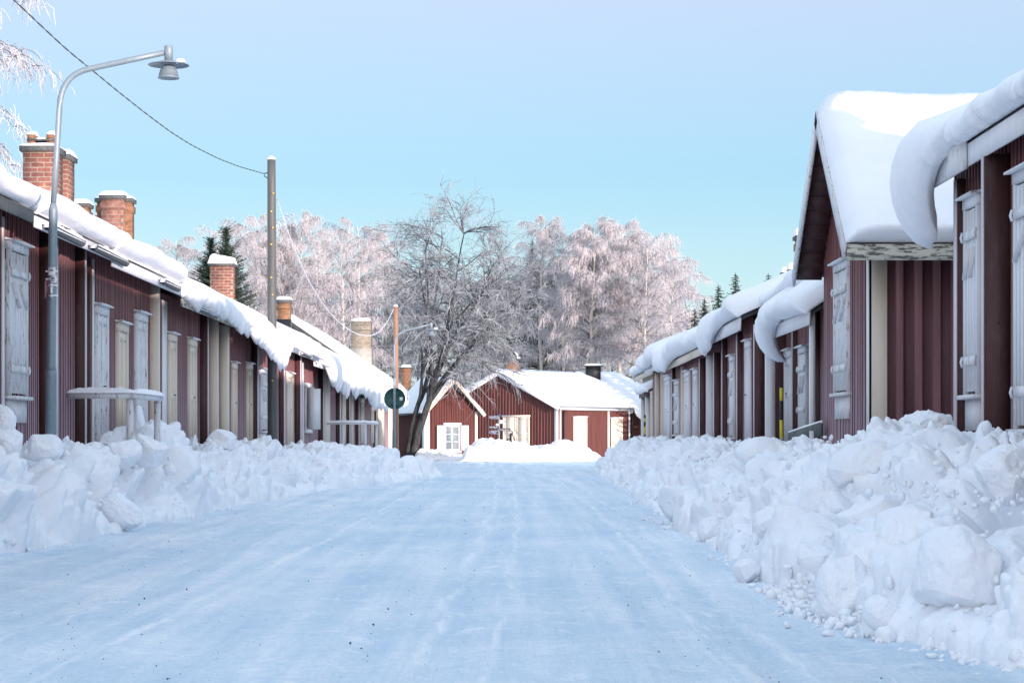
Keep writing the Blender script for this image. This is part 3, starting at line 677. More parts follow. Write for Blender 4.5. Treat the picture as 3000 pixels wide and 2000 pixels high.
for s_ in (66.0, 68.5): MB(g6).box(s_, s_ + .14, .30, .43, .4, 2.60).build('porch_post', WHITE, hR6)
for pxa, pxb, pya, Yc in ((2296, 2312, 806, 57.0), (2316, 2331, 798, 54.0)):
    chimney(hR4 if Yc < 55 else hR5, PX(pxa, Yc), PX(pxb, Yc), Yc, Yc + .4, 4.3, PZ(pya, Yc), BRICK3, seed=pxa, corbel=False)

# ================================================================== GATE HOUSE (turned to the street)
ga = math.radians(55); GC = (PX(1637, 120), 120.0)
u_long = (math.cos(ga), math.sin(ga)); u_gab = (-math.sin(ga), math.cos(ga))
n_long = (u_long[1], -u_long[0]); n_gab = (-u_gab[1], u_gab[0])     # outward (towards the street)
Fl = Frame(GC, u_long, n_long); Fg = Frame(GC, u_gab, n_gab)
GW, GL, Gez, Gpz = 8.3, 10.5, 2.95, 5.05
hG = thing('barn', (GC[0], GC[1] + 4, 0), 'broad red barn across the street end with double doors in its gable', 'barn')
GS = 120 / F
def gz(s): return Gez - .12 + (Gpz - Gez) * (1 - abs(s - GW / 2) / (GW / 2 + .3))
w = MB(Fg); panel(w, 0, GW, -.1, gz, 0, .21, .075, .04); wl = MB(Fl); panel(wl, 0, 7.6, -.1, Gez - .05, 0, .17, .07, .04); panel(wl, 7.6, GL + 3, -.1, Gez - .3, -.7, .17, .07, .04)
wl.add([(0, -GW, -.1), (0, -GW, 2.6), (GL, -GW, 2.6), (GL, -GW, -.1)], [(0, 1, 2, 3)])
w.V += wl.V; w.Fc += [f + w.n for f in wl.Fc]; w.n += wl.n; w.build('wall', REDCLEAN, hG)
rm = MB(Fg); ov = .35
def gslab(mb, sa, za, sb, zb, d0, d1, th):
    t = np.array([sb - sa, zb - za]); t = t / np.linalg.norm(t); n = np.array([-t[1], t[0]]) * (1 if t[0] > 0 else -1)
    pts = [(sa, za), (sb, zb), (sb - n[0] * th, zb - n[1] * th), (sa - n[0] * th, za - n[1] * th)]
    mb.add([(s, d, z) for d in (d0, d1) for s, z in pts], [(0, 1, 2, 3), (7, 6, 5, 4), [(0, 4, 5, 1), (1, 5, 6, 2), (2, 6, 7, 3), (3, 7, 4, 0)]])
gslab(rm, -.3, Gez, GW / 2, Gpz, ov, -GL - 3, .07); gslab(rm, GW + .3, Gez, GW / 2, Gpz, ov, -GL - 3, .07)
roG = rm.build('roof', ROOFTIN, hG)
vb = MB(Fg); gslab(vb, -.33, Gez - .02, GW / 2, Gpz + .03, ov + .003, ov + .04, .24); gslab(vb, GW + .33, Gez - .02, GW / 2, Gpz + .03, ov + .003, ov + .04, .24); vb.build('verge_board', WHITE, roG)
MB(Fl).box(-ov, 7.9, .305, .33, Gez - .2, Gez + .01).build('fascia', WHITE, roG)
roof_snow(Fl, -ov - .02, 7.9, (.3, Gez + .012), (-GW / 2, Gpz + .012), .2, .02, .4, 51, parent=roG, tn=.08, step=.2)
roof_snow(Fl, 7.75, GL + 3, (.3, Gez + .012), (-GW / 2, Gpz + .012), .3, .9, 1.0, 52, parent=roG, tn=.1, step=.2)
fb = Frame((GC[0] - n_long[0] * GW, GC[1] - n_long[1] * GW), u_long, (-n_long[0], -n_long[1]))
roof_snow(fb, -ov - .02, GL + 3, (.3, Gez + .012), (-GW / 2, Gpz + .012), .2, .03, .4, 53, parent=roG, tn=.08, step=.3)
MB(Fg).box(0, .26, .042, .075, -.1, gz(.1) - .02).build('corner_board', WHITE, hG); MB(Fl).box(.02, .16, .042, .075, -.1, Gez - .1).build('corner_board', WHITE, hG)
# gable doors (pixels 1473-1553)
def sgab(px):   # position along the gable wall seen at pixel px
    k = (px - CX) / F; return (GC[0] - k * GC[1]) / (k * u_gab[1] - u_gab[0])
def slong(px):
    k = (px - CX) / F; return (k * GC[1] - GC[0]) / (u_long[0] - k * u_long[1])
a, b = sgab(1553), sgab(1475); 
dg = MB(Fg); zd = PZ(1222, 123); 
for x0, x1 in ((a + .1, (a + b) / 2 - .006), ((a + b) / 2 + .006, b - .1)):
    dg.box(x0, x1, .05, .075, .3, zd)
    for z0_, z1_ in ((.3, .85), (.95, 1.35), (1.45, zd)):
        dg.box(x0, x0 + .1, .075, .083, z0_, z1_); dg.box(x1 - .1, x1, .075, .083, z0_, z1_); dg.box(x0 + .1, x1 - .1, .075, .082, z1_ - .1, z1_)
od = dg.build('door', CREAM, hG)
fm = MB(Fg); fm.box(a, a + .1, .03, .09, .2, zd); fm.box(b - .1, b, .03, .09, .2, zd); fm.box(a - .05, b + .05, .03, .12, zd + .002, zd + .12); fm.build('frame', CREAM, od)
for pa, pb, tp in ((1677, 1716, 1222), (1787, 1820, 1225)):
    Yd = GC[1] + slong((pa + pb) / 2) * u_long[1]
    door(Frame((GC[0] + n_long[0] * .045, GC[1] + n_long[1] * .045), u_long, n_long), hG, slong(pa), slong(pb), .35, PZ(tp, Yd), CREAM)
s1 = slong(1778); MB(Fl).box(s1, s1 + .2, .042, .075, -.1, Gez - .1).build('board', WHITE, hG)
s1 = slong(1840); MB(Fl).box(s1 - .02, s1 + .14, .042, .075, -.1, Gez - .1).build('corner_board', WHITE, hG)
for pxx in (1647, 1848):
    s1 = slong(pxx); dp = MB(Fl); dp.tubes([(s1, .30, Gez - .1), (s1, .2, Gez - .3), (s1, .12, Gez - .5), (s1, .12, .2)], .05, 8, True); dp.build('downpipe', BLACK, hG)
gt = MB(Fl); gt.tubes([(-ov, .37, Gez - .02), (7.9, .37, Gez - .05)], .055, 8, True); gt.build('gutter', GALV, hG)
pur = MB(Fg)
for s_, z_ in ((GW / 2, Gpz - .24), (1.9, gz(1.9) - .06), (GW - 1.9, gz(GW - 1.9) - .06)): pur.lathe((s_, .17, z_), [(.10, -.10), (.12, 0), (.10, .10)], 8)
pur.build('purlin_end', RED, hG)
# domed chimney and vent on the barn
q = Fl(np.array([[1.5, -GW / 2, 0]]))[0]; 
Yq = q[1]; xq = PX(1500, Yq)
cm = MB(); cm.lathe((xq, Yq, 4.6), [(.42, 0), (.42, PZ(1058, Yq) - 4.6)], 20); co = cm.build('chimney', BRICK3, hG)
zz = PZ(1057, Yq); dm = MB(); dm.lathe((xq, Yq, zz), [(.52, 0), (.52, .06), (.46, .08), (.44, .2), (.36, .36), (.22, .47), (.05, .51)], 24); dm.build('dome', BLACK, co, smooth=True)
sn = MB(); A = np.linspace(-.9, 1.6, 12); B = np.linspace(.1, 1.2, 8)
sn.grid(np.array([[(xq + .50 * math.cos(p) * math.cos(t), Yq + .50 * math.cos(p) * math.sin(t) * 1.0, zz + .08 + .50 * math.sin(p)) for p in B] for t in A])); sn.build('snow', SNOW, co, smooth=True)
Yv = 128.8; vn = MB(); vn.box(PX(1717, Yv), PX(1760, Yv), Yv, Yv + .9, 4.7, PZ(1073, Yv)); vo = vn.build('roof_vent', BLACK, hG)
v2 = MB(); v2.box(PX(1711, Yv), PX(1766, Yv), Yv - .12, Yv + 1, PZ(1073, Yv) + .003, PZ(1070, Yv)); v2.build('hood', BLACK, vo)
sn = MB(); snow_cap(sn, PX(1711, Yv), PX(1766, Yv), Yv - .12, Yv + 1, PZ(1070, Yv), .12, 5); sn.build('snow', SNOW, vo, smooth=True)

# ================================================================== SMALL GABLED HUT beside the barn
sa = math.radians(24); HC = (PX(1245, 109), 109.0)
su = (math.cos(sa), math.sin(sa)); sn_ = (su[1], -su[0]); sl = (-su[1], su[0])
Fh = Frame(HC, su, sn_); Fside = Frame(HC, sl, (-su[0], -su[1]))
HW, HLn, Hez, Hpz = 3.0, 4.4, 2.42, 4.30
hS = thing('hut', (HC[0] + 1.5, HC[1] + 1.5, 0), 'small red hut with steep snowy roof and a white window with both shutters open', 'hut')
def hz(s): return Hez + (Hpz - Hez) * (1 - abs(s - HW / 2) / (HW / 2 + .25)) - .1
w = MB(Fh); panel(w, 0, HW, -.1, hz, 0, .14, .06, .035); w2 = MB(Fside); panel(w2, 0, HLn, -.1, hz(0), 0, .16, .06, .035)
w2.add([(0, -HW, -.1), (0, -HW, hz(0)), (HLn, -HW, hz(0)), (HLn, -HW, -.1)], [(0, 1, 2, 3)])
w.V += w2.V; w.Fc += [f + w.n for f in w2.Fc]; w.n += w2.n; w.build('wall', REDCLEAN, hS)
rm = MB(Fh); gslab(rm, -.28, Hez - .03, HW / 2, Hpz, .45, -HLn - .2, .06); gslab(rm, HW + .32, Hez - .06, HW / 2, Hpz, .45, -HLn - .2, .06); roS = rm.build('roof', ROOFTIN, hS)
vb = MB(Fh); gslab(vb, -.30, Hez - .05, HW / 2, Hpz + .02, .453, .49, .17); gslab(vb, HW + .34, Hez - .08, HW / 2, Hpz + .02, .453, .49, .17); vb.build('verge_board', CREAM, roS)
rf = MB(Fh)
for k in range(5):
    t0, t1 = (k + .15) / 5, (k + .62) / 5
    gslab(rf, HW + .3 - t0 * (HW / 2 + .3), Hez - .06 + t0 * (Hpz - Hez + .06) - .075, HW + .3 - t1 * (HW / 2 + .3), Hez - .06 + t1 * (Hpz - Hez + .06) - .075, .44, .02, .03)
rf.build('soffit', CEMENT, roS)
for kk, (sg0, fr_) in enumerate(((0, Fside), (1, Frame((HC[0] + su[0] * HW, HC[1] + su[1] * HW), sl, su)))):
    roof_snow(fr_, -.46, HLn + .2, (.28 if kk == 0 else .32, Hez - .01), (-HW / 2, Hpz + .012), .12 if kk == 0 else .07, .03, .4, 61 + kk, parent=roS, tn=.15, step=.15)
MB(Fh).box(-.03, .24, .037, .065, -.1, hz(0) - .02).build('corner_board', WHITE, hS); MB(Fside).box(-.05, .25, .037, .065, -.1, hz(0) - .05).build('corner_board', WHITE, hS)
MB(Fh).box(HW - .14, HW + .02, .037, .065, -.1, hz(HW) - .05).build('corner_board', CREAM, hS)
def shut_s(px):
    k = (px - CX) / F; return (k * HC[1] - HC[0]) / (su[0] - k * su[1])
glazed(Frame((HC[0] + sn_[0] * .036, HC[1] + sn_[1] * .036), su, sn_), hS, shut_s(1300), shut_s(1346), PZ(1320, 109.6), PZ(1245, 109.6), WHITE, True, 1.0)
gt = MB(Fside); gt.tubes([(-.46, .33, Hez - .04), (HLn, .33, Hez - .06)], .05, 8, True); gt.build('gutter', BLACK, hS)

# a further cottage glimpsed behind the tree trunk
hB = thing('cottage', (-12.5, 160, 0), 'far cottage glimpsed behind the dark tree trunk, brick chimney with a snow cap', 'cottage')
fB = Frame((-15, 156), (1, 0), (0, -1))
w = MB(fB); panel(w, 0, 9, 0, 3.0, 0, .2, .08, .03); w.add([(0, 0, 0), (0, -5, 0), (0, -5, 3), (0, -2.5, 4.6), (0, 0, 3)], [(0, 1, 2, 3, 4)]); w.add([(9, 0, 0), (9, -5, 0), (9, -5, 3), (9, -2.5, 4.6), (9, 0, 3)], [(4, 3, 2, 1, 0)]); w.build('wall', RED, hB)
rr = MB(fB); rr.prism([(.3, 2.9), (-2.5, 4.7), (-5.3, 2.9), (-5.3, 2.82), (-2.5, 4.6), (.3, 2.82)], -.3, 9.3); rb = rr.build('roof', ROOFTIN, hB)
roof_snow(fB, -.3, 9.3, (.3, 2.92), (-2.5, 4.72), .25, .1, .6, 71, parent=rb, step=.3)
chimney(hB, PX(1176, 158), PX(1202, 158), 158, 158.6, 4.2, PZ(1078, 158), BRICK3, seed=20, snowh=.2)

# ================================================================== GROUND, ROAD
def quad_mesh(name, x0, x1, y0, y1, z, mat, kind='structure', nx=2, ny=2):
    X, Y = np.meshgrid(np.linspace(x0, x1, nx), np.linspace(y0, y1, ny), indexing='ij')
    o = MB().grid(np.stack([X, Y, X * 0 + z], -1)).build(name, mat); o['kind'] = kind; return o
quad_mesh('ground', -3000, 3000, -600, 6000, -.05, SNOW)
ys = [-20.0]; 
while ys[-1] < 118: ys.append(ys[-1] + (max(.05, ys[-1] * .006) if ys[-1] > 6 else 1.0))
xs = np.linspace(-7, 5, 170); X, Y = np.meshgrid(xs, np.array(ys), indexing='ij')
P = np.stack([X.ravel(), Y.ravel(), X.ravel() * 0], -1)
# wheel ruts along the street, shallow undulation and packed lumps
rut = sum(-a * np.exp(-((P[:, 0] - c - .35 * np.sin(P[:, 1] * .045)) / w_) ** 2) for c, w_, a in ((-3.4, .20, .024), (-1.9, .16, .022), (-.95, .10, .026), (-.55, .10, .022), (.75, .12, .024), (1.15, .10, .02)))
Z = rut + .016 * fbm(P * np.array([1, .25, 1]), .9, 3, 3) + .012 * fbm(P, .22, 5, 4, .6) + .010 * np.maximum(0, chunks(P, .16, 44, .2, .5, .8) / .16)
edge = np.clip((np.abs(P[:, 0] + 1) - 2.2) / 1.5, 0, 1); Z += edge * .03 * np.abs(fbm(P, .3, 8, 2))
MB().grid(np.stack([X, Y, Z.reshape(X.shape)], -1)).build('road', ROAD, smooth=True)['kind'] = 'structure'
quad_mesh('side_street', -45, -6.9, 64, 118, -.01, ROAD)
rg = np.random.default_rng(5)

# ================================================================== SNOW BANKS
def bank(name, rows, foot, wall, height, seed, ncol, steep, dirn, step=.0012, amp=1.0, maxgrow=.03, prof=None, hfar=None, label_kind='stuff', back=.9):
    """plowed bank: rows=(y0,y1); foot(y), wall(y) give x; height(y) the crest height"""
    y = rows[0]; Ys = [y]
    while y < rows[1]: y += min(maxgrow * 4, max(.012, y * step)); Ys.append(y)
    Ys = np.array(Ys); v = np.linspace(0, 1, ncol)
    fx_, wx_, hh = foot(Ys), wall(Ys), height(Ys)
    X = fx_[:, None] + (wx_ - fx_)[:, None] * v[None]
    pr = prof(v)[None]
    Z = hh[:, None] * pr - .09 * np.clip(1 - v / .03, 0, 1)[None]
    Yg = np.broadcast_to(Ys[:, None], X.shape)
    G = np.stack([X, Yg, Z], -1); sh = X.shape
    P = G.reshape(-1, 3)
    dx = np.gradient(G, axis=1).reshape(-1, 3); dy = np.gradient(G, axis=0).reshape(-1, 3)
    N = np.cross(dx, dy); N /= np.linalg.norm(N, axis=1, keepdims=True) + 1e-9; N *= np.sign(N[:, 2:3] + 1e-6)
    N = N * .75 + np.array([-.25 * dirn, 0, .25]); 
    W = P + .06 * np.stack([fbm(P, 1.1, seed + 1, 2), fbm(P, 1.1, seed + 2, 2), fbm(P, 1.1, seed + 3, 2)], -1)
    act = np.clip(np.broadcast_to(hh[:, None], sh).ravel() / .6, 0, 1) * np.clip(np.broadcast_to(v[None], sh).ravel() / .15, 0, 1) ** .8
    W2 = W + .018 * np.stack([fbm(P, .3, seed + 7, 2), fbm(P, .3, seed + 8, 2), fbm(P, .3, seed + 9, 2)], -1)
    big = chunks(W, 1.0, seed + 10, .32, .74, 1.1); bg2 = chunks(W2, .52, seed + 14, .3, .72, 1.1); mid = chunks(W2, .27, seed + 11, .3, .7, 1.0); sm = chunks(W2, .13, seed + 12, .28, .66, .8); ti = chunks(P, .055, seed + 13, .25, .58, .6)
    big = np.minimum(big, .40 + .10 * fbm(P, .6, seed + 20, 2)); bg2 = np.minimum(bg2, .20 + .07 * fbm(P, .35, seed + 21, 2))
    sel = np.clip(fbm(P, .9, seed + 4, 2) * 2.2 + .45, 0, 1)
    D = .84 * big + .66 * bg2 + mid * (.20 + .40 * sel) + sm * (.22 + .7 * sel) + ti * (.14 + .8 * sel) + .10 * fbm(P, 1.7, seed + 5, 2) + .022 * fbm(P, .16, seed + 6, 4, .6) + .03 * fbm(P * np.array([1, 1, .3]), .14, seed + 16, 3) * (1 - sel) - .31
    if hfar is not None: D = D * hfar(P)
    D *= amp
    Q = P + N * (D * act)[:, None]
    Q3 = Q.reshape(*sh, 3); S3 = Q3.copy(); S3[1:-1, 1:-1] = (Q3[1:-1, 1:-1] * 4 + Q3[:-2, 1:-1] + Q3[2:, 1:-1] + Q3[1:-1, :-2] + Q3[1:-1, 2:]) / 8; Q = S3.reshape(-1, 3)
    Q[:, 2] = np.maximum(Q[:, 2], -.12)
    o = MB().grid(Q.reshape(*sh, 3)).build(name, BANK, smooth=True); o['kind'] = label_kind
    return o
lerp = lambda xs, ys: (lambda y: np.interp(y, xs, ys))
fr_foot = lerp([7, 9.6, 12, 14, 21, 26.5, 40, 66, 70], [3.3, 2.55, 2.0, 1.92, 2.05, 2.0, 2.35, 2.62, 2.9])
fr_h = lambda y: np.interp(y, [7, 9, 12, 16, 20, 30, 60, 65.5, 67.5], [.45, .6, .85, 1.0, 1.02, .98, .95, .75, 0]) + .07 * n1(y, 2.1, 5, 2)
profR = lambda v: np.where(v < .72, np.sin(np.clip(v / .72, 0, 1) * math.pi / 2) ** .9, 1 - .22 * ((v - .72) / .28))
bank('snow_bank', (7.6, 67.5), fr_foot, lambda y: np.interp(y, [0, 20, 24, 70], [4.75, 4.6, 4.6, 4.55]), lambda y: np.maximum(fr_h(y), 0), 100, 190, 1, 1, prof=profR)
fl_foot = lerp([14, 20, 23, 34.5, 46, 53, 60, 63, 66], [-5.2, -5.0, -4.75, -4.5, -3.75, -2.65, -1.95, -2.2, -3.2])
fl_h = lambda y: np.interp(y, [14, 20, 24, 27, 29.5, 32, 36, 50, 58, 62, 64.5], [1.05, 1.02, .86, .92, 1.12, 1.10, .96, .82, .78, .55, 0]) + .06 * n1(y, 1.7, 9, 2)
profL = lambda v: np.where(v < .62, np.sin(np.clip(v / .62, 0, 1) * math.pi / 2) ** .8, 1 - .12 * ((v - .62) / .38))
bank('snow_bank', (15.5, 64.5), fl_foot, lambda y: y * 0 - 6.2, lambda y: np.maximum(fl_h(y), 0), 200, 150, 1, -1, prof=profL)
# banks on the square at the end of the street
def cross_bank(name, y0, pts, depth, seed, hmax, zprof):
    n = 260; px = np.linspace(pts[0], pts[1], n); Xs = (px - CX) * y0 / F; v = np.linspace(0, 1, 70)
    hh = zprof(px)
    Xg = np.broadcast_to(Xs[:, None], (n, 70)); Yg = y0 + depth * v[None] + .5 * n1(Xs, 1.5, seed)[:, None]; Zg = hh[:, None] * np.sin(v * math.pi)[None] ** .6
    P = np.stack([Xg, np.broadcast_to(Yg, Xg.shape), Zg], -1).reshape(-1, 3)
    D = .45 * chunks(P, .8, seed, .4, .75, .8) + .4 * chunks(P, .35, seed + 1) + .3 * chunks(P, .15, seed + 2) - .1
    act = np.clip(np.broadcast_to(hh[:, None], Xg.shape).ravel() / .4, 0, 1) * (np.sin(np.broadcast_to(v[None], Xg.shape).ravel() * math.pi) ** .4)
    P = P + np.array([0, -.6, .8]) * (D * act)[:, None]; P[:, 2] = np.maximum(P[:, 2], -.02)
    MB().grid(P.reshape(n, 70, 3)).build(name, BANK, smooth=True)['kind'] = 'stuff'
cross_bank('snow_bank', 97, (1345, 1780), 3.2, 300, 1, lambda p: np.interp(p, [1345, 1370, 1440, 1560, 1640, 1700, 1745, 1780], [0, .75, 1.05, .75, .85, .8, .35, 0]))
cross_bank('snow_bank', 103, (1205, 1375), 2.6, 320, 1, lambda p: np.interp(p, [1205, 1225, 1300, 1350, 1375], [0, .45, .38, .3, 0]))
cross_bank('snow_bank', 126, (880, 1250), 6, 340, 1, lambda p: np.interp(p, [880, 1000, 1200, 1250], [.8, .9, .9, .4]))

# big loose chunks of snow, each a thing
import bmesh
def ico(sub):
    bm = bmesh.new(); bmesh.ops.create_icosphere(bm, subdivisions=sub, radius=1)
    V = np.array([v.co[:] for v in bm.verts]); Fa = np.array([[v.index for v in f.verts] for f in bm.faces]); bm.free(); return V, Fa
ICO5, ICO2 = ico(6), ico(2)
def chunk(px, py, Y, rx, ry, rz, seed, label, facets=9, rot=0.0, tilt=0.0, nz=.06, hard=.85):
    r = np.random.default_rng(seed); V = ICO5[0].copy()
    for k in range(facets):
        n = r.normal(size=3); n /= np.linalg.norm(n); d = r.uniform(.55, .88); t = V @ n - d; V -= np.where(t > 0, t * hard, 0)[:, None] * n
    V += ICO5[0] * (nz * 1.6 * fbm(V, .7, seed, 3)[:, None] + nz * .9 * (chunks(V, .33, seed) - .1)[:, None] + nz * .35 * fbm(V, .09, seed + 4, 3)[:, None])
    V *= np.array([rx, ry, rz])
    ca, sa_ = math.cos(tilt), math.sin(tilt); V = np.stack([V[:, 0] * ca + V[:, 2] * sa_, V[:, 1], -V[:, 0] * sa_ + V[:, 2] * ca], -1)
    ca, sa_ = math.cos(rot), math.sin(rot); V = np.stack([V[:, 0] * ca - V[:, 1] * sa_, V[:, 0] * sa_ + V[:, 1] * ca, V[:, 2]], -1)
    c = np.array([PX(px, Y), Y, PZ(py, Y)])
    o = MB().add(V + c, [ICO5[1]]).build('snow_chunk', BANK, smooth=True, loc=tuple(c))
    return tag(o, label, 'snow chunk', 'big chunks of plowed snow')
def seat(px, py):
    """where the line of sight through a photo pixel meets the plain bank profile: gives the real place on the bank"""
    left = px < CX
    Y = np.arange(9, 66, .02); x = (px - CX) * Y / F; z = H + (HY - py) * Y / F
    f_ = (fl_foot if left else fr_foot)(Y); w_ = Y * 0 - 6.2 if left else np.interp(Y, [0, 20, 24, 70], [4.75, 4.6, 4.6, 4.55])
    v = (x - f_) / (w_ - f_); hgt = np.where(v > 0, (fl_h if left else fr_h)(Y) * (profL if left else profR)(np.clip(v, 0, 1)) + .12, 0)
    k = np.argmax(z < hgt) if (z < hgt).any() else 0
    return Y[k] if k else 20.0
def bchunk(px, py, hx, hz, seed, label, facets=8, rot=0., tilt=0., nz=.05, deep=.25, Y=None):
    Y = Y or seat(px, py); rx, rz = hx * Y / F, hz * Y / F; ry = (rx + rz) / 2 * 1.1
    chunk(px, py, Y + ry * deep, rx * 1.12, ry, rz * 1.12, seed, label, facets, rot, tilt, nz)
bchunk(1995, 1475, 64, 58, 1, 'round white snow boulder standing alone on the road at the foot of the right bank', 9, Y=26.6)
bchunk(2083, 1552, 36, 42, 2, 'small pointed snow lump on the road edge just before the round boulder', 8, Y=22.4)
bchunk(2825, 1690, 140, 150, 3, 'biggest foreground snow block at lower right, flat faced and leaning', 7, .5, .25)
bchunk(2630, 1590, 80, 140, 4, 'upright leaning snow slab just left of the biggest foreground block', 7, .3, .35)
bchunk(2395, 1495, 62, 90, 5, 'upright snow slab in the middle of the right bank, dark crevice on its right', 6, .2, .1)
bchunk(2565, 1530, 100, 72, 6, 'broad flat topped snow slab between two upright slabs of the right bank', 6, .1, .3)
bchunk(2700, 1290, 112, 82, 7, 'highest snow chunk, rough and grey pitted, against the batten wall', 12, .4, 0, .10, Y=21.6)
bchunk(2815, 1345, 140, 66, 8, 'smooth rounded snow mound in front of the nearest right cottage', 3, 0, .05, .02, Y=18.6)
bchunk(2540, 1370, 105, 72, 9, 'wide snow chunk below the cream corner board', 6, .2, -.2, .04)
bchunk(2185, 1672, 36, 38, 10, 'small loose snow lump on the road left of the crumbled slope', 7, Y=16.2)
bchunk(2465, 1720, 60, 100, 11, 'narrow upright snow piece at the foot of the right bank', 6, .4, .2)
bchunk(2955, 1395, 95, 80, 12, 'rounded snow chunk cut by the right edge under the window', 8)
bchunk(2590, 1790, 58, 50, 13, 'little snow ball by the foot of the biggest foreground block', 6)
bchunk(2290, 1450, 60, 46, 22, 'dark sided snow chunk left of the upright slab in the right bank', 7, .3, .4)
bchunk(2270, 1540, 60, 50, 23, 'rounded snow chunk below the dark sided one on the right bank', 8, .7)
bchunk(2390, 1640, 48, 58, 24, 'lumpy snow chunk above the narrow upright piece at the bank foot', 7, .1, -.3)
bchunk(2230, 1330, 70, 44, 25, 'snow chunk on the crest of the right bank below the plank railing', 8, .5)
bchunk(22, 1305, 46, 62, 14, 'round snow ball on the left bank by the left photo edge', 8, Y=22.6)
bchunk(8, 1225, 36, 38, 15, 'snow ball topping the pile at the left photo edge', 6, Y=22.7)
bchunk(128, 1312, 50, 44, 16, 'faceted snow chunk in front of the lamp post foot', 9, Y=22.9)
bchunk(408, 1240, 17, 48, 17, 'tall snow lump stuck between the railing posts', 6, Y=30.4)
bchunk(655, 1290, 42, 36, 18, 'square snow chunk left of the grey pole on the left bank', 7, Y=36.5)
bchunk(355, 1500, 60, 44, 19, 'smooth egg shaped snow block at the foot of the left bank', 4, .3, .5)
bchunk(570, 1400, 50, 44, 26, 'rounded snow block on the face of the left bank under the cream posts', 6, .3, .3)
bchunk(352, 1322, 56, 46, 28, 'grey sided snow chunk before the near post of the wooden railing', 8, .4, Y=26.9)
bchunk(432, 1318, 58, 44, 29, 'snow chunk hiding the foot of the outer railing post', 8, .2, .2, Y=27.6)
bchunk(450, 1270, 52, 34, 27, 'snow chunk on the left bank crest right of the railing', 9, .2, .2, Y=31.5)
chunk(1437, 1312, 98.2, .28, .3, .5, 20, 'upright snow lump left of the blue signpost', 5)
chunk(1466, 1318, 97.8, .60, .5, .45, 21, 'white snow heap top in front of the blue signpost', 6)
# crumbs along the feet of the banks and grit on the road
def scatter(name, pos, rad, mat, seed):
    r = np.random.default_rng(seed); mb = MB()
    for p, q in zip(pos, rad):
        V = ICO2[0] * (1 + .25 * r.normal(size=(1, 3))); n_ = r.normal(size=3); n_ /= np.linalg.norm(n_); t_ = V @ n_ - .45; V = V - np.where(t_ > 0, t_ * .8, 0)[:, None] * n_; V = V * (1 + .09 * r.normal(size=(len(V), 1)))
        mb.add(V * q + np.array(p), [ICO2[1]])
    o = mb.build(name, mat, smooth=(mat is not GRIT)); o['kind'] = 'stuff'; return o
pos, rad = [], []
for k in range(1300):
    y = 8.5 * math.exp(rg.uniform(0, 1.9)); off = abs(rg.normal()) * .16; q = min(.045, .006 + rg.exponential(.009))
    if k % 3: pos.append((float(fr_foot(y)) - off + .18, y, q * .4)); rad.append(q)
    elif y > 17: pos.append((float(fl_foot(y)) + off - .18, y, q * .4)); rad.append(q)
for k in range(900):
    y = rg.uniform(8.8, 15.5); q = min(.05, .006 + rg.exponential(.010)); off = rg.uniform(-.10, .55) * abs(rg.normal())
    pos.append((float(fr_foot(y)) + off, y, q * .4 + max(0, off) * .55)); rad.append(q)
for k in range(1500):   # crumbs and clods lying in the hollows of the banks
    y = 9.5 * math.exp(rg.uniform(0, 1.7)); v_ = rg.uniform(.03, .8) ** 1.2; q = min(.07 if y > 18 else .035, .010 + rg.exponential(.012))
    if k % 5 < 3: f_, w_, h_ = float(fr_foot(y)), 4.6, float(fr_h(np.array([y]))[0]) * float(profR(np.array([v_]))[0])
    else:
        y = max(y, 18.0) + rg.uniform(0, 3); f_, w_, h_ = float(fl_foot(y)), -6.2, float(fl_h(np.array([y]))[0]) * float(profL(np.array([v_]))[0])
    pos.append((f_ + (w_ - f_) * v_, y, h_ + .05 + rg.uniform(-.03, .10))); rad.append(q)
scatter('snow_crumbs', pos, rad, BANK, 3)
pos, rad = [], []
for k in range(1700):
    y = 8.7 * math.exp(rg.uniform(0, 1.9)); x = rg.uniform(-.26 * y if y < 17 else -4.4, min(.25 * y, 1.9))
    q = min(.0055, .0010 + rg.exponential(.0009)); pos.append((x, y, q * .3)); rad.append(q * (1 + y * .012))
scatter('road_grit', pos, rad, GRIT, 4)

# ================================================================== STREET FURNITURE
def text_mesh(mb, body, size, fn):
    cu = bpy.data.curves.new('t', 'FONT'); cu.body = body; cu.size = size; cu.align_x = 'CENTER'; cu.align_y = 'CENTER'
    ob = bpy.data.objects.new('t', cu); COL.objects.link(ob); dg = bpy.context.evaluated_depsgraph_get(); dg.update()
    me = ob.evaluated_get(dg).to_mesh()
    V = [fn(v.co.x, v.co.y) for v in me.vertices]; Fs = [np.array(p.vertices[:]) for p in me.polygons]
    mb.add(V, Fs); ob.evaluated_get(dg).to_mesh_clear(); bpy.data.objects.remove(ob); bpy.data.curves.remove(cu); return mb

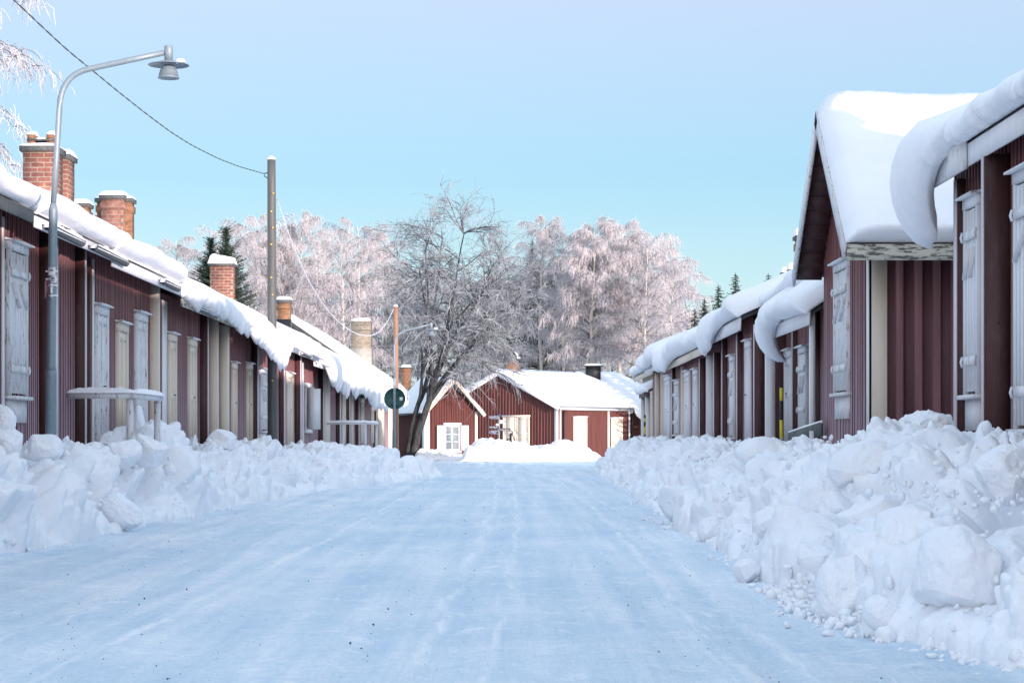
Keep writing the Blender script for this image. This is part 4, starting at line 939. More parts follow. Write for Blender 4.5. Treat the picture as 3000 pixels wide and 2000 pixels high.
def lamp(Y, base, knee, elbow, armend, lum, r, label, scale=1):
    """base/knee/elbow/armend in photo pixels; lum = pixel centre of the lantern"""
    P3 = lambda p: np.array([PX(p[0], Y), Y, PZ(p[1], Y)])
    root = thing('street_lamp', (PX(base[0], Y), Y, .2), label, 'street lamp', 'curved grey street lamps')
    b, k1, k2 = P3(base), P3(knee), P3(elbow[0]); b[2] = .2
    low = MB(); low.tubes([b, k1 + (0, 0, -.06), k1], [r, r, r], 16, True); low.build('pole_base', GALV, root, smooth=True)
    mid = MB(); mid.tubes([k1 - (0, 0, .03), k1 + (0, 0, .05), k2 - (0, 0, .05), k2 + (0, 0, .04)], [r, r * .8, r * .8, r * .55], 16, True); mid.build('pole', GALV, root, smooth=True)
    top = P3(elbow[1]); bend0 = P3(elbow[2]); bend1 = P3(elbow[3]); end = P3(armend)
    pts = [k2, (k2 + top) / 2, top]
    for t in np.linspace(.12, 1, 9): pts.append((1 - t) ** 2 * top + 2 * t * (1 - t) * bend0 + t * t * bend1)
    pts += [(bend1 + end) / 2, end]
    arm = MB(); arm.tubes(np.array(pts), np.full(len(pts), r * .53), 14, True); arm.build('arm', GALV, root, smooth=True)
    L = P3(lum); u = scale
    cap = MB(); cap.lathe((L[0], Y, L[2]), [(.05 * u, 0), (.05 * u, .165 * u), (.044 * u, .172 * u)], 20); cap.tubes([end, np.array([L[0], Y, end[2] + .02])], .02 * u, 8); lo = cap.build('lantern', GALV, root)
    ds = MB(); ds.lathe((L[0], Y, L[2] - .02), [(.06 * u, .02 * u), (.235 * u, -.03 * u), (.24 * u, -.036 * u), (.05 * u, .002)], 32); ds.build('disc', GALV, lo, smooth=True)
    bl = MB(); bl.lathe((L[0], Y, L[2] - .055 * u), [(.062 * u, .0), (.085 * u, -.03 * u), (.105 * u, -.075 * u), (.118 * u, -.135 * u), (.127 * u, -.14 * u), (.122 * u, -.155 * u), (.05 * u, -.15 * u)], 28); bl.build('shade', GALV, lo, smooth=True)
    sn = MB(); snow_cap(sn, L[0] + .09 * u, L[0] + .20 * u, Y - .06, Y + .06, L[2] - .018, .045 * u, 3, 8, 8, 0); sn.build('snow', SNOW, lo, smooth=True)
    return root
lampA = lamp(23.9, (147, 1290), (150, 1085), [(156, 606), (174, 320), (176, 220), (262, 202)], (480, 155), (494, 178), .064, 'tall curved grey street lamp at the left with a red number plate')
YA = 23.9
def strap(px, py, w=.135):
    m = MB(); m.lathe((PX(px, YA), YA, PZ(py, YA)), [(.058, -.012), (.064, .012)], 14, False); return m
stp = MB()
for py in (795, 818, 836, 866):
    x = PX(155, YA); z = PZ(py, YA); stp.lathe((x, YA, z), [(.0575, -.010), (.0575, .010)], 16, False); stp.tubes([(x - .055, YA, z), (x - .085, YA - .005, z)], .011, 8, True)
stp.build('strap', PALE, lampA)
pl = MB(); c = np.array([PX(147, YA), YA - .07, 0.]); cA, sA = math.cos(math.radians(62)), math.sin(math.radians(62))
# red plate turned towards the street
za, zb = PZ(872, YA), PZ(823, YA); p0 = np.array([PX(132, YA), YA + .02, 0]); p1 = np.array([PX(150, YA), YA - .16, 0])
def plate(mb, p0, p1, za, zb, th=.004):
    t = (p1 - p0); t = t / np.linalg.norm(t); n = np.array([t[1], -t[0], 0]); n = n if n[1] < 0 else -n
    V = [p + n * k + np.array([0, 0, z]) for k in (0, th) for p, z in ((p0, za), (p1, za), (p1, zb), (p0, zb))]
    mb.add(V, [[(0, 1, 2, 3), (7, 6, 5, 4), (0, 4, 5, 1), (1, 5, 6, 2), (2, 6, 7, 3), (3, 7, 4, 0)]]); return t, n
t, n = plate(pl, p0, p1, za, zb); po = pl.build('number_plate', REDSIGN, lampA)
mid = (p0 + p1) / 2; tx = MB(); text_mesh(tx, '19,8', .085, lambda x, y: mid + t * x * 1.15 + n * .0065 + np.array([0, 0, (za + zb) / 2 - .01 + y * 1.3])); tx.build('number', PALE, po)
bd = MB(); plate(bd, p0 - t * .002, p0 + t * .02, za, zb, .0055); bd.build('plate_edge', PALE, po)
stk = MB(); 
for x0, x1, y0, y1 in ((145, 167, 784, 807), (151, 170, 808, 830), (150, 158, 832, 838), (150, 158, 840, 861), (150, 158, 866, 871)):
    w_ = (PX(x1, YA) - PX(x0, YA)) / 2; cxs = (PX(x0, YA) + PX(x1, YA)) / 2
    G = [[(cxs + w_ * math.sin(a) * 1.0, YA - .058 - .022 * math.cos(a), z) for a in np.linspace(-1.2, 1.2, 7)] for z in (PZ(y1, YA), PZ(y0, YA))]; stk.grid(G)
so_ = stk.build('sticker', PALE, lampA)
ik = MB()
for x0, x1, y0, y1 in ((148, 164, 791, 796), (153, 168, 815, 820), (152, 168, 811, 812.5), (152, 168, 824, 825.5), (147, 165, 786, 787.2)):
    ik.box(PX(x0, YA) + .006, PX(x1, YA) - .012, YA - .0845, YA - .0825, PZ(y1, YA), PZ(y0, YA))
ik.build('print', INK, so_)
lampB = lamp(77.0, (1154, 1322), (1155, 1262), [(1156, 1108), (1156, 1012), (1157, 975), (1190, 968)], (1258, 951), (1263, 962), .062, 'second street lamp far down the left row carrying the back of a round sign', 1.25)
YB = 77.0
sg = thing('traffic_sign', (PX(1156, YB), YB, PZ(1167, YB)), 'back of a round dark green traffic sign with a small white sticker', 'sign')
d = MB(); a = np.arange(40) * 2 * math.pi / 40; R_ = 31 * YB / F; c = np.array([PX(1156, YB), YB + .085, PZ(1167, YB)])
V = [c + (R_ * math.cos(x), yy, R_ * math.sin(x)) for yy in (0, .01) for x in a]; I = np.arange(40); d.add(V, [I, (I + 40)[::-1], np.stack([I, np.roll(I, -1), np.roll(I, -1) + 40, I + 40], -1)]); d.build('plate', SIGNBACK, sg)
d = MB(); P_ = np.array([c + (R_ * math.cos(x), 0, R_ * math.sin(x)) for x in np.append(a, a[0])]); d.tubes(P_, .008, 6); d.build('rim', SIGNBACK, sg)
d = MB()
for dz in (-.22, .22): d.box(c[0] - .13, c[0] + .13, YB + .055, YB + .083, c[2] + dz - .02, c[2] + dz + .02)
d.build('bracket', SIGNBACK, sg)
d = MB(); d.box(PX(1170, YB), PX(1179, YB), YB + .080, YB + .084, PZ(1173, YB), PZ(1163, YB)); d.build('sticker', PALE, sg)

def wood_pole(Y, pxb, pxt, pyt, rb, rt, mat, label, seed):
    root = thing('utility_pole', (PX(pxb, Y), Y, 0), label, 'pole')
    zt_ = PZ(pyt, Y); n = 14; zz = np.linspace(0, zt_, n); P_ = np.stack([np.linspace(PX(pxb, Y), PX(pxt, Y), n) + .01 * n1(zz, 2, seed), zz * 0 + Y, zz], -1)
    m = MB(); m.tubes(P_, np.linspace(rb, rt, n)[None], 20, True); m.build('pole', mat, root, smooth=True)
    s = MB(); s.lathe((PX(pxt, Y), Y, zt_), [(rt * 1.02, 0), (rt, .03), (rt * .6, .07), (.01, .085)], 14); s.build('snow', SNOW, root, smooth=True)
    return root
YP1, YP2 = 47.0, 80.0
pole1 = wood_pole(YP1, 799, 795, 468, .117, .093, GREYWOOD, 'tall weathered grey utility pole standing in the left snow bank', 3)
tg = MB()
for py, dx in ((568, 6), (621, 0), (668, 5), (717, 0), (814, 0), (864, 4), (1115, 3), (990, -3)):
    x = PX(796 + dx, YP1); tg.lathe((x, YP1 - .105, PZ(py, YP1)), [(.017, -.017), (.024, -.008), (.024, .008), (.017, .017)], 10)
tg.build('tag', GLOWDOT, pole1)
hk = MB(); hk.tubes([(PX(784, YP1), YP1, PZ(506, YP1)), (PX(776, YP1), YP1, PZ(508, YP1)), (PX(774, YP1), YP1, PZ(516, YP1)), (PX(784, YP1), YP1, PZ(522, YP1))], .012, 6, True); hk.build('hook', BLACK, pole1)
pole2 = wood_pole(YP2, 1161, 1159, 898, .105, .092, TANWOOD, 'thinner orange brown wooden pole behind the far street lamp', 5)
def cable(name, pts, r, mat, label, twist=.0, n=140):
    pts = np.array(pts, float); t = np.concatenate([[0], np.cumsum(np.linalg.norm(np.diff(pts, axis=0), axis=1))]); q = np.linspace(0, t[-1], n)
    C_ = np.stack([np.interp(q, t, pts[:, i]) for i in range(3)], -1)
    for _ in range(12): C_[1:-1] = (C_[:-2] + C_[1:-1] * 2 + C_[2:]) / 4
    m = MB(); tot = 0
    for ph in ((0, math.pi) if twist else (0,)):
        w_ = q * 7.0 + ph; Q = C_ + twist * np.stack([np.cos(w_), np.sin(w_) * .3, np.sin(w_)], -1); m.tubes(Q, r, 5)
    return tag(m.build(name, mat, smooth=True, loc=tuple(pts[0])), label, 'cable')
def cpts(lst, Y0, Y1):
    x0, x1 = lst[0][0], lst[-1][0]; out = []
    for px, py in lst:
        k = (px - x0) / (x1 - x0); Y = 1 / ((1 - k) / Y0 + k / Y1); out.append((PX(px, Y), Y, PZ(py, Y)))
    return out
cable('power_cable', cpts([(-60, -95), (40, 0), (135, 90), (200, 150), (265, 202), (345, 268), (430, 335), (500, 387), (560, 425), (640, 465), (700, 488), (777, 510)], 24, YP1 - .02), .0055, WIREDARK, 'dark twisted power cable running from the grey pole to the upper left', .007)
cable('power_cable', cpts([(812, 585), (825, 625), (845, 685), (880, 770), (900, 815), (930, 866), (962, 912), (990, 942), (1020, 965), (1050, 980), (1085, 984), (1112, 972), (1135, 942), (1153, 905)], YP1, YP2), .011, FROSTWIRE, 'frosted white cable sagging between the grey pole and the brown pole', .008)

# stair railings
def railing(label, cat, Y0, x0, x1, Y1, z, posts, mat, bw, bh, name='stair_railing'):
    root = thing(name, ((x0 + x1) / 2, Y0, .6), label, cat)
    b = MB(); b.obox((x0, Y0, z), (x1, Y0, z), bh * .4 + .05, bh); b.obox((x1, Y0 + .02, z - .004), (x1, Y1, z - .004), bh * .4 + .05, bh); b.build('handrail', mat, root)
    for (x, y) in posts: MB().box(x - bw / 2, x + bw / 2, y - bw / 2, y + bw / 2, .5, z - bh * .45).build('post', mat, root)
    s = MB(); snow_cap(s, min(x0, x1), max(x0, x1), Y0 - .06, Y0 + .06, z + bh / 2, .075, 2, 26, 6, .01); snow_cap(s, x1 - .06, x1 + .06, Y0, Y1, z + bh / 2 - .004, .07, 3, 6, 26, .01); s.build('snow', SNOW, root, smooth=True)
    return root
YH = 28.0
railing('weathered cream wooden stair railing with snow on top beside the first street lamp', 'railing', YH, XL + .03, PX(396, YH), 30.0, PZ(1158, YH), [(PX(380, YH), YH + .03), (PX(396, YH), 29.75), ], PEEL, .085, .085)
YH = 67.0
railing('thin white stair railing with snow at the far left cottages', 'railing', YH, XL + .03, PX(1088, YH), 70.0, PZ(1240, YH), [(PX(1005, YH), YH), (PX(1070, YH), YH), (PX(1088, YH), 69.5)], WHITE, .09, .07)
rt = thing('stair_railing', (3.9, 69, .6), 'black iron stair railing with snow at the far end of the right row', 'railing'); Yr = 69.0
A_ = [(PX(1843, Yr), Yr - 1.2, PZ(1312, Yr)), (PX(1872, Yr), Yr, PZ(1283, Yr)), (PX(1908, Yr), Yr + .1, PZ(1286, Yr))]
m = MB(); m.tubes(A_[:2], .035, 8, True); m.tubes(A_[1:], .035, 8, True); m.obox(np.array(A_[0]) - (0, 0, .22), np.array(A_[1]) - (0, 0, .22), .04, .04); m.build('handrail', BLACK, rt)
MB().box(A_[1][0] - .05, A_[1][0] + .05, Yr - .05, Yr + .05, .4, A_[1][2]).build('post', BLACK, rt)
s = MB(); s.tubes([np.array(A_[0]) + (0, 0, .05), np.array(A_[1]) + (0, 0, .05), np.array(A_[2]) + (0, 0, .05)], .045, 8, True); s.build('snow', SNOW, rt, smooth=True)
pf = thing('stair_railing', (4.1, 29.5, .5), 'mossy plank stair railing beside the tall gable cottage', 'railing')
m = MB(); pA, pB = np.array([4.28, SR(2408, 4.28), PZ(1256, 28.5)]), np.array([4.0, F * 4.0 / (2312 - CX), PZ(1287, 29.6)])
m.obox(pA, pB, .04, .19); m.build('plank', GREYWOOD, pf)
Yp = F * 4.08 / (2374 - CX); MB().box(PX(2370, Yp), PX(2381, Yp), Yp - .1, Yp - .04, .5, PZ(1262, Yp)).build('post', PEEL, pf)
s = MB(); s.tubes([pA + (0, 0, .10), (pA + pB) / 2 + (0, 0, .105), pB + (0, 0, .10)], .022, 8, True); s.build('snow', SNOW, pf, smooth=True)

# snow stakes
def stake(x, Y, z0, z1, r, cols, label):
    root = thing('snow_stake', (x, Y, z0), label, 'snow stake', 'striped snow stakes'); z = z0
    for h, mt in cols:
        zn = z + h * (z1 - z0); MB().tubes([(x, Y, z), (x, Y, zn - .001)], r, 10, True).build('band', mt, root); z = zn
Ys = 31.4
stake(PX(2289, Ys), Ys, .7, PZ(1131, Ys), .026, [(.36, CEMENT), (.22, YELLOW), (.24, BLACK), (.16, YELLOW), (.02, BLACK)], 'yellow and black snow stake by the porch of the right row')
Ys = 67.0
stake(PX(1890, Ys), Ys, .6, PZ(1215, Ys), .045, [(.3, CEMENT), (.2, BLACK), (.2, YELLOW), (.12, BLACK), (.1, YELLOW), (.08, BLACK)], 'small far yellow and black snow stake on the pale end cottage')

# signpost, water pump, notice
Yg = 101.0; zg = lambda p: PZ(p, Yg); xg = lambda p: PX(p, Yg)
sp = thing('signpost', (xg(1462), Yg, 0), 'blue signpost with six arrow boards pointing both ways in front of the barn', 'signpost')
MB().tubes([(xg(1462), Yg, 0), (xg(1462), Yg, zg(1213))], .038, 12, True).build('post', GALV, sp)
MB().lathe((xg(1463), Yg, zg(1216)), [(.06, -.06), (.065, .0), (.05, .06)], 12).build('post_top', BLUE, sp)
def arrow(x0, x1, y0, y1, mat, txt, left, dy=-.05, ink=PALE, sz=.11, extra=None):
    X0, X1, Z0, Z1 = xg(x0), xg(x1), zg(y1), zg(y0); zm = (Z0 + Z1) / 2; h = (Z1 - Z0) / 2; tip = h * .9
    pts = [(X1, Z0), (X1, Z1), (X0 + tip, Z1), (X0, zm), (X0 + tip, Z0)] if left else [(X0, Z0), (X0, Z1), (X1 - tip, Z1), (X1, zm), (X1 - tip, Z0)]
    n = len(pts); mb = MB(); mb.add([(x, Yg + d_, z) for d_ in (dy, dy + .02) for x, z in pts], [np.arange(n), np.arange(n, 2 * n)[::-1], [(i, (i + 1) % n, n + (i + 1) % n, n + i) for i in range(n)]])
    o = mb.build('arrow_board', mat, sp)
    if mat is not PALE:
        bd_ = MB(); pp = np.array([(x, Yg + dy - .004, z) for x, z in pts + [pts[0]]]); 
        for i in range(n): bd_.obox(pp[i], pp[i + 1], .008, .012, (0, 1, 0))
        bd_.build('border', GALV if mat is NAVY else PALE, o)
    if txt:
        tb = MB(); cx_ = (X0 + X1) / 2 + (tip / 3 if left else -tip / 3)
        lines = txt.split('\n')
        for i, t_ in enumerate(lines):
            zc = zm + ((len(lines) - 1) / 2 - i) * h * .85
            text_mesh(tb, t_, sz, lambda x, y: (cx_ + x, Yg + dy - .007, zc + y))
        tb.build('lettering', ink, o)
arrow(1433, 1461, 1218, 1226, BLUE, 'Mopeds Museet', True, sz=.066)
arrow(1464, 1483, 1230, 1240, PALE, 'Kyrkan', False, -.045, INK, .085)
arrow(1452, 1463, 1240, 1247, PALE, 'Toalett', True, -.045, INK, .05)
arrow(1429, 1461, 1247, 1255, NAVY, 'Kafé Fägnan', True, sz=.085)
arrow(1464, 1497, 1254, 1262, NAVY, 'Kulturgården', False, sz=.085)
arrow(1433, 1461, 1261, 1270, BLUE, 'Besökscenter\nVisitor', True, sz=.06)
pm = thing('water_pump', (xg(1496), Yg - .3, 0), 'black cast iron hand water pump with curved handle in the snow by the signpost', 'water pump'); Yq = Yg - .3
b = MB(); b.lathe((PX(1496, Yq), Yq, 0), [(.055, .2), (.055, PZ(1277, Yq)), (.075, PZ(1277, Yq) + .01), (.075, PZ(1275, Yq) + .03), (.05, PZ(1272, Yq)), (.035, PZ(1268, Yq))], 14); b.build('barrel', BLACK, pm, smooth=False)
b = MB(); b.tubes([(PX(1496, Yq), Yq, PZ(1286, Yq)), (PX(1487, Yq), Yq, PZ(1286, Yq)), (PX(1485, Yq), Yq, PZ(1290, Yq))], .03, 10, True); b.build('spout', BLACK, pm)
b = MB(); hp = [(1495, 1264), (1498, 1262), (1501, 1264), (1502, 1270), (1503, 1278), (1506, 1287), (1511, 1295), (1514, 1304)]; b.tubes([(PX(a, Yq), Yq - .02, PZ(c_, Yq)) for a, c_ in hp], .022, 8, True); b.obox((PX(1497, Yq), Yq, PZ(1276, Yq)), (PX(1501, Yq), Yq, PZ(1265, Yq)), .05, .06, (0, 1, 0)); b.build('handle', BLACK, pm)
nb_ = thing('notice_board', (PX(1406, 103), 103, 0), 'white notice sheet on a dark stand beside the small hut', 'notice board'); Yn = 103.0
o = MB().box(PX(1399, Yn), PX(1413, Yn), Yn, Yn + .03, PZ(1312, Yn), PZ(1285, Yn)).build('sheet', PALE, nb_)
ik = MB(); r_ = random.Random(2)
for k in range(11):
    py = 1288 + k * 1.9; ik.box(PX(1401, Yn), PX(1401 + r_.uniform(6, 10), Yn), Yn - .004, Yn - .001, PZ(py + .7, Yn), PZ(py, Yn))
ik.build('print', INK, o)
MB().box(PX(1400, Yn), PX(1411, Yn), Yn + .01, Yn + .05, .0, PZ(1312.3, Yn)).build('stand', BLACK, nb_)

# ================================================================== TREES
def birch_parts(seed, Ht, spread=1.0, dens=1.0, lean=0.0, twin=False):
    r = np.random.default_rng(seed); tr, tw, br = MB(), MB(), MB()
    stems = [(0, lean)] + ([(.25, lean + r.uniform(.10, .2) * r.choice([-1, 1]))] if twin else [])
    tips, tipdir = [], []
    for off, ln in stems:
        n = 16; z = np.linspace(0, Ht * (1 if off == 0 else .9), n); wob = np.cumsum(r.normal(size=(n, 2)) * .07, 0); wob -= wob[0]
        C_ = np.stack([off + wob[:, 0] + ln * z, wob[:, 1], z], -1); R_ = (.21 if twin else .17) * (Ht / 18) * (1 - z / (Ht * 1.02)) ** .8 + .012
        tr.tubes(C_, R_[None], 8)
        nb = int(56 * dens); P2, R2 = [], []
        for k in range(nb):
            h = (.16 if not twin else .42) + (.82 if not twin else .56) * ((k + r.uniform(0, 1)) / nb) ** .85; zc = h * z[-1]; b0 = np.array([np.interp(zc, z, C_[:, i]) for i in range(3)])
            a = k * 2.399 + r.uniform(-.5, .5); L = Ht * spread * (.07 + .17 * math.sin(min(1, (1 - h) * 1.5 + .12) * math.pi * .62)) * r.uniform(.7, 1.25)
            up = .35 + .75 * h + r.uniform(-.15, .15); m = 9; t = np.linspace(0, 1, m)
            hor = L * t * (1 - .12 * t); ver = L * (up * t - .55 * t * t * r.uniform(.8, 1.5))
            q = b0 + np.stack([hor * math.cos(a), hor * math.sin(a), ver], -1) + np.cumsum(r.normal(size=(m, 3)) * .035 * L / 3, 0)
            P2.append(q); R2.append((.035 * (1 - h) + .016) * (1 - t * .8))
            for j in range(2, m):
                for _ in range(2):
                    aa = a + r.uniform(-1.2, 1.2); l2 = L * r.uniform(.12, .36) * (1.1 - t[j] * .5); t2 = np.linspace(0, 1, 5)
                    s2 = q[j] + np.stack([l2 * t2 * math.cos(aa), l2 * t2 * math.sin(aa), l2 * (.35 * t2 - .9 * t2 ** 2)], -1); P2.append(np.stack([np.interp(np.linspace(0, 1, m), t2, s2[:, i]) for i in range(3)], -1)); R2.append(np.full(m, .012) * (1 - t * .5))
                    for i2 in range(1, 5): tips.append(s2[i2]); tipdir.append(aa)
                tips.append(q[j]); tipdir.append(a)
        br.tubes(np.array(P2), np.array(R2), 4)
    T = np.array(tips); A = np.array(tipdir); K = len(T)
    rep = 2
    T = np.repeat(T, rep, 0); A = np.repeat(A, rep) + r.uniform(-1.6, 1.6, K * rep); K = len(T)
    T = T + r.normal(size=(K, 3)) * .10
    L = r.uniform(.25, 1.15, K) * (Ht / 18) ** .5; t = np.linspace(0, 1, 4)
    o = r.uniform(.15, .5, K)
    hor = (L * o)[:, None] * t[None] ** .7; ver = -L[:, None] * (t[None] ** 1.3) * r.uniform(.3, 1.0, K)[:, None] + .25 * (L * o)[:, None] * np.sin(t[None] * 2)
    P_ = T[:, None] + np.stack([hor * np.cos(A)[:, None], hor * np.sin(A)[:, None], ver], -1) + r.normal(size=(K, 4, 3)) * .025
    tw.tubes(P_, np.broadcast_to(np.array([.0125, .012, .011, .007])[None], (K, 4)) * r.uniform(.7, 1.2, (K, 1)), 3)
    return tr, br, tw
PROTO = {}
def make_birch(key, loc, label, group=None, rot=0.0, sc=1.0, seed=1, Ht=18, frost=None, **kw):
    root = thing('birch_tree', (0, 0, 0), label, 'tree', group)
    if key not in PROTO:
        tr, br, tw = birch_parts(seed, Ht, **kw)
        a = tr.build('trunk', BIRCHBARK, root, smooth=True); b = br.build('branches', LIMB, root); c = tw.build('crown', frost or FROST, root); PROTO[key] = (a, b, c)
    else:
        for src in PROTO[key]:
            o = src.copy(); COL.objects.link(o); o.parent = root
    root.location = loc; root.rotation_euler = (0, 0, rot); root.scale = (sc, sc, sc)
    return root
KINDS = [('a', dict(seed=1, Ht=18, spread=.95)), ('b', dict(seed=2, Ht=18, spread=.8, twin=True)), ('c', dict(seed=3, Ht=18, spread=1.1)), ('d', dict(seed=4, Ht=18, spread=.75)), ('e', dict(seed=5, Ht=18, spread=1.0, twin=True))]
def put_birch(px, pytop, Y, k, rot, label, group='frosted birches of the wood behind the houses'):
    zt_ = PZ(pytop, Y); key, kw = KINDS[k]; return make_birch(key, (PX(px, Y), Y, 0), label, group, rot, zt_ / 18.2, **kw)
B = [(525, 698, 165, 3, .3, 'lone frosted birch at the left end of the wood, pale against the blue sky'),
     (745, 640, 170, 0, 1.2, 'pink tipped birch just left of the tall grey pole'),
     (690, 690, 158, 2, 2.2, 'broad low white birch behind the snow capped brick chimney'),
     (868, 640, 172, 1, .7, 'slim frosted birch just right of the tall grey pole'),
     (1000, 700, 160, 2, 3.0, 'broad drooping birch above the pale brick chimney'),
     (1050, 655, 176, 0, 4.0, 'tallest pale birch left of the big bare tree'),
     (1120, 690, 180, 3, 5.0, 'frosted birch half hidden by the left side of the big bare tree'),
     (1590, 635, 165, 3, 2.0, 'pink topped birch just right of the big bare tree'),
     (1650, 690, 172, 0, .4, 'thin frosted birch between the big bare tree and the twin birches'),
     (1735, 660, 158, 1, 1.5, 'twin stemmed birch with pale trunks above the barn roof vent'),
     (1815, 655, 160, 4, 3.6, 'tall birch with a long straight pale trunk right of the twin stems'),
     (1893, 705, 156, 2, 5.4, 'round topped birch above the far end of the right row'),
     (1965, 760, 150, 0, 2.7, 'rightmost frosted birch with arching twigs beside the spruces')]
for b_ in B: put_birch(*b_)
# the deeper wood behind them reads as one mass
wood = None
fb_ = MB(); ft = MB(); r = np.random.default_rng(77)
def add_proto(mb, key_kw, loc, rot, sc, which):
    pass
tr_, br_, tw_ = birch_parts(9, 16, 1.1, .5)
Vt, Ft = np.concatenate(tw_.V), tw_.Fc; Vb, Fb = np.concatenate(br_.V), br_.Fc; Vr, Fr_ = np.concatenate(tr_.V), tr_.Fc
wm, wd_ = MB(), MB()
for px in range(430, 2160, 46):
    Y = r.uniform(178, 215); top = np.interp(px, [430, 560, 700, 1000, 1300, 1600, 1850, 2000, 2160], [830, 790, 765, 770, 790, 790, 780, 850, 930]) + r.uniform(-15, 70)
    sc = PZ(top, Y) / 16.2; a = r.uniform(0, 6.28); ca, sa_ = math.cos(a), math.sin(a); M_ = np.array([[ca, -sa_, 0], [sa_, ca, 0], [0, 0, 1]]) * sc; L_ = np.array([PX(px + r.uniform(-15, 15), Y), Y, 0])
    wm.add(Vt @ M_.T + L_, Ft); wd_.add(Vb @ M_.T + L_, Fb); wd_.add(Vr @ M_.T + L_, Fr_)
wo = wm.build('frosted_wood', FROSTGREY); wo['kind'] = 'stuff'
w2_ = wd_.build('wood_trunks', LIMB); w2_['kind'] = 'stuff'
# unseen trees added beyond the right row to shade the foot of the wood
we, wf = MB(), MB()
for k in range(46):
    X_, Y_ = r.uniform(32, 78), r.uniform(92, 152)
    if Y_ < 92 + (X_ - 32) * .9: Y_ += 34
    sc = r.uniform(.62, .85); a = r.uniform(0, 6.28); ca, sa_ = math.cos(a), math.sin(a); M_ = np.array([[ca, -sa_, 0], [sa_, ca, 0], [0, 0, 1]]) * sc; L_ = np.array([X_, Y_, 0])
    we.add(Vt @ M_.T + L_, Ft); wf.add(Vb @ M_.T + L_, Fb); wf.add(Vr @ M_.T + L_, Fr_)
we.build('frosted_wood', FROSTGREY)['kind'] = 'stuff'; wf.build('wood_trunks', LIMB)['kind'] = 'stuff'
# low frosted undergrowth filling the foot of the wood
ug = MB(); K = 26000; bx = r.uniform(450, 2150, K); by = r.uniform(140, 176, K); hz_ = 4.2 * r.uniform(0, 1, K) ** 1.4
T = np.stack([PX(bx, by), by, hz_], -1); A = r.uniform(0, 6.28, K); L = r.uniform(.3, 1.3, K); t = np.linspace(0, 1, 4)
up = r.uniform(-.2, .9, K)
P_ = T[:, None] + np.stack([(L * .7)[:, None] * t * np.cos(A)[:, None], (L * .7)[:, None] * t * np.sin(A)[:, None], (L * up)[:, None] * t - .25 * L[:, None] * t ** 2], -1) + r.normal(size=(K, 4, 3)) * .04
ug.tubes(P_, np.array([.02, .018, .014, .008])[None] * np.ones((K, 1)), 3); ug.build('undergrowth', FROSTGREY)['kind'] = 'stuff'

# birch at the upper left edge
rootb = make_birch('near', (PX(-275, 62), 62, 0), 'large frosted birch reaching in from the upper left corner with hanging pink twigs', None, .6, 1.0, seed=21, Ht=17.5, spread=1.05, dens=1.0)

# the big bare tree
def big_tree(loc, seed):
    r = np.random.default_rng(seed); root = thing('bare_tree', loc, 'large bare dark tree with a round drooping crown over the small hut', 'tree')
    tr, cr, tw = MB(), MB(), MB(); L0 = np.array(loc, float)
    def path(p, d, L, n, wob, grav):
        d = d / np.linalg.norm(d); pts = [p]; s_ = L / (n - 1)
        for i in range(n - 1):
            d = d + r.normal(size=3) * wob + np.array([0, 0, grav]) ; d /= np.linalg.norm(d); p = p + d * s_; pts.append(p)
        return np.array(pts), d
    lv = {2: [], 3: [], 4: []}; rv = {2: [], 3: [], 4: []}
    limbs = []
    for dx, hh, rr in ((.15, 3.6, .21), (.04, 3.3, .16)):
        P_, d_ = path(L0 + (dx * 2 - .1, 0, -.1), np.array([dx + .06, 0, 1.]), hh, 8, .05, 0); tr.tubes(P_, np.linspace(rr, rr * .72, 8)[None], 12)
        for k in range(5):
            a = k * 1.26 + r.uniform(-.3, .3) + dx * 9; el = r.uniform(.95, 1.35) if k else 1.5
            limbs.append((P_[-1 - (k % 2)], np.array([math.cos(a) * math.cos(el) + .42, math.sin(a) * math.cos(el) * .8, math.sin(el)]), r.uniform(6.4, 9.2) * (1.15 if k == 0 else 1), rr * .5))
    for p, d, L, rr in limbs:
        P_, _ = path(p, d, L, 14, .10, .035); tr.tubes(P_, np.linspace(rr, rr * .25, 14)[None], 8)
        for k in range(12):
            i = int(r.integers(3, 14)); t_ = P_[min(i + 1, 13)] - P_[max(i - 1, 0)]; t_ /= np.linalg.norm(t_)
            q = r.normal(size=3); q -= q @ t_ * t_; q /= np.linalg.norm(q); dd = t_ * .55 + q * .9 + np.array([0, 0, .1])
            L2 = r.uniform(1.8, 4.2) * (1.15 - i / 24); Q, _ = path(P_[i], dd, L2, 9, .13, -.02 - .07 * r.uniform()); lv[2].append(Q); rv[2].append(np.linspace(.045, .016, 9))
            for m in range(10):
                j = int(r.integers(2, 9)); t2 = Q[min(j + 1, 8)] - Q[j - 1]; t2 /= np.linalg.norm(t2); q2 = r.normal(size=3); q2 -= q2 @ t2 * t2; q2 /= np.linalg.norm(q2)
                S_, _ = path(Q[j], t2 * .7 + q2 * .8, r.uniform(.6, 1.9), 7, .15, -.04 - .12 * r.uniform()); lv[3].append(S_); rv[3].append(np.linspace(.018, .010, 7))
                for w_ in range(5):
                    jj = int(r.integers(1, 7)); t3 = S_[jj] - S_[jj - 1]; t3 /= np.linalg.norm(t3); q3 = r.normal(size=3)
                    W_, _ = path(S_[jj], t3 * .8 + q3 * .5, r.uniform(.25, .9), 5, .16, -.05); lv[4].append(W_); rv[4].append(np.linspace(.011, .006, 5))
    for l_ in (2,): cr.tubes(np.array(lv[l_]), np.array(rv[l_]), 5)
    tw.tubes(np.array(lv[3]), np.array(rv[3]), 4); tw.tubes(np.array(lv[4]), np.array(rv[4]), 3)
    tr.build('trunk', BARK, root, smooth=True); cr.build('branches', LIMB, root, smooth=True); tw.build('crown', TWIG, root)
    return root
big_tree((PX(1192, 104), 104.0, 0.0), 3)

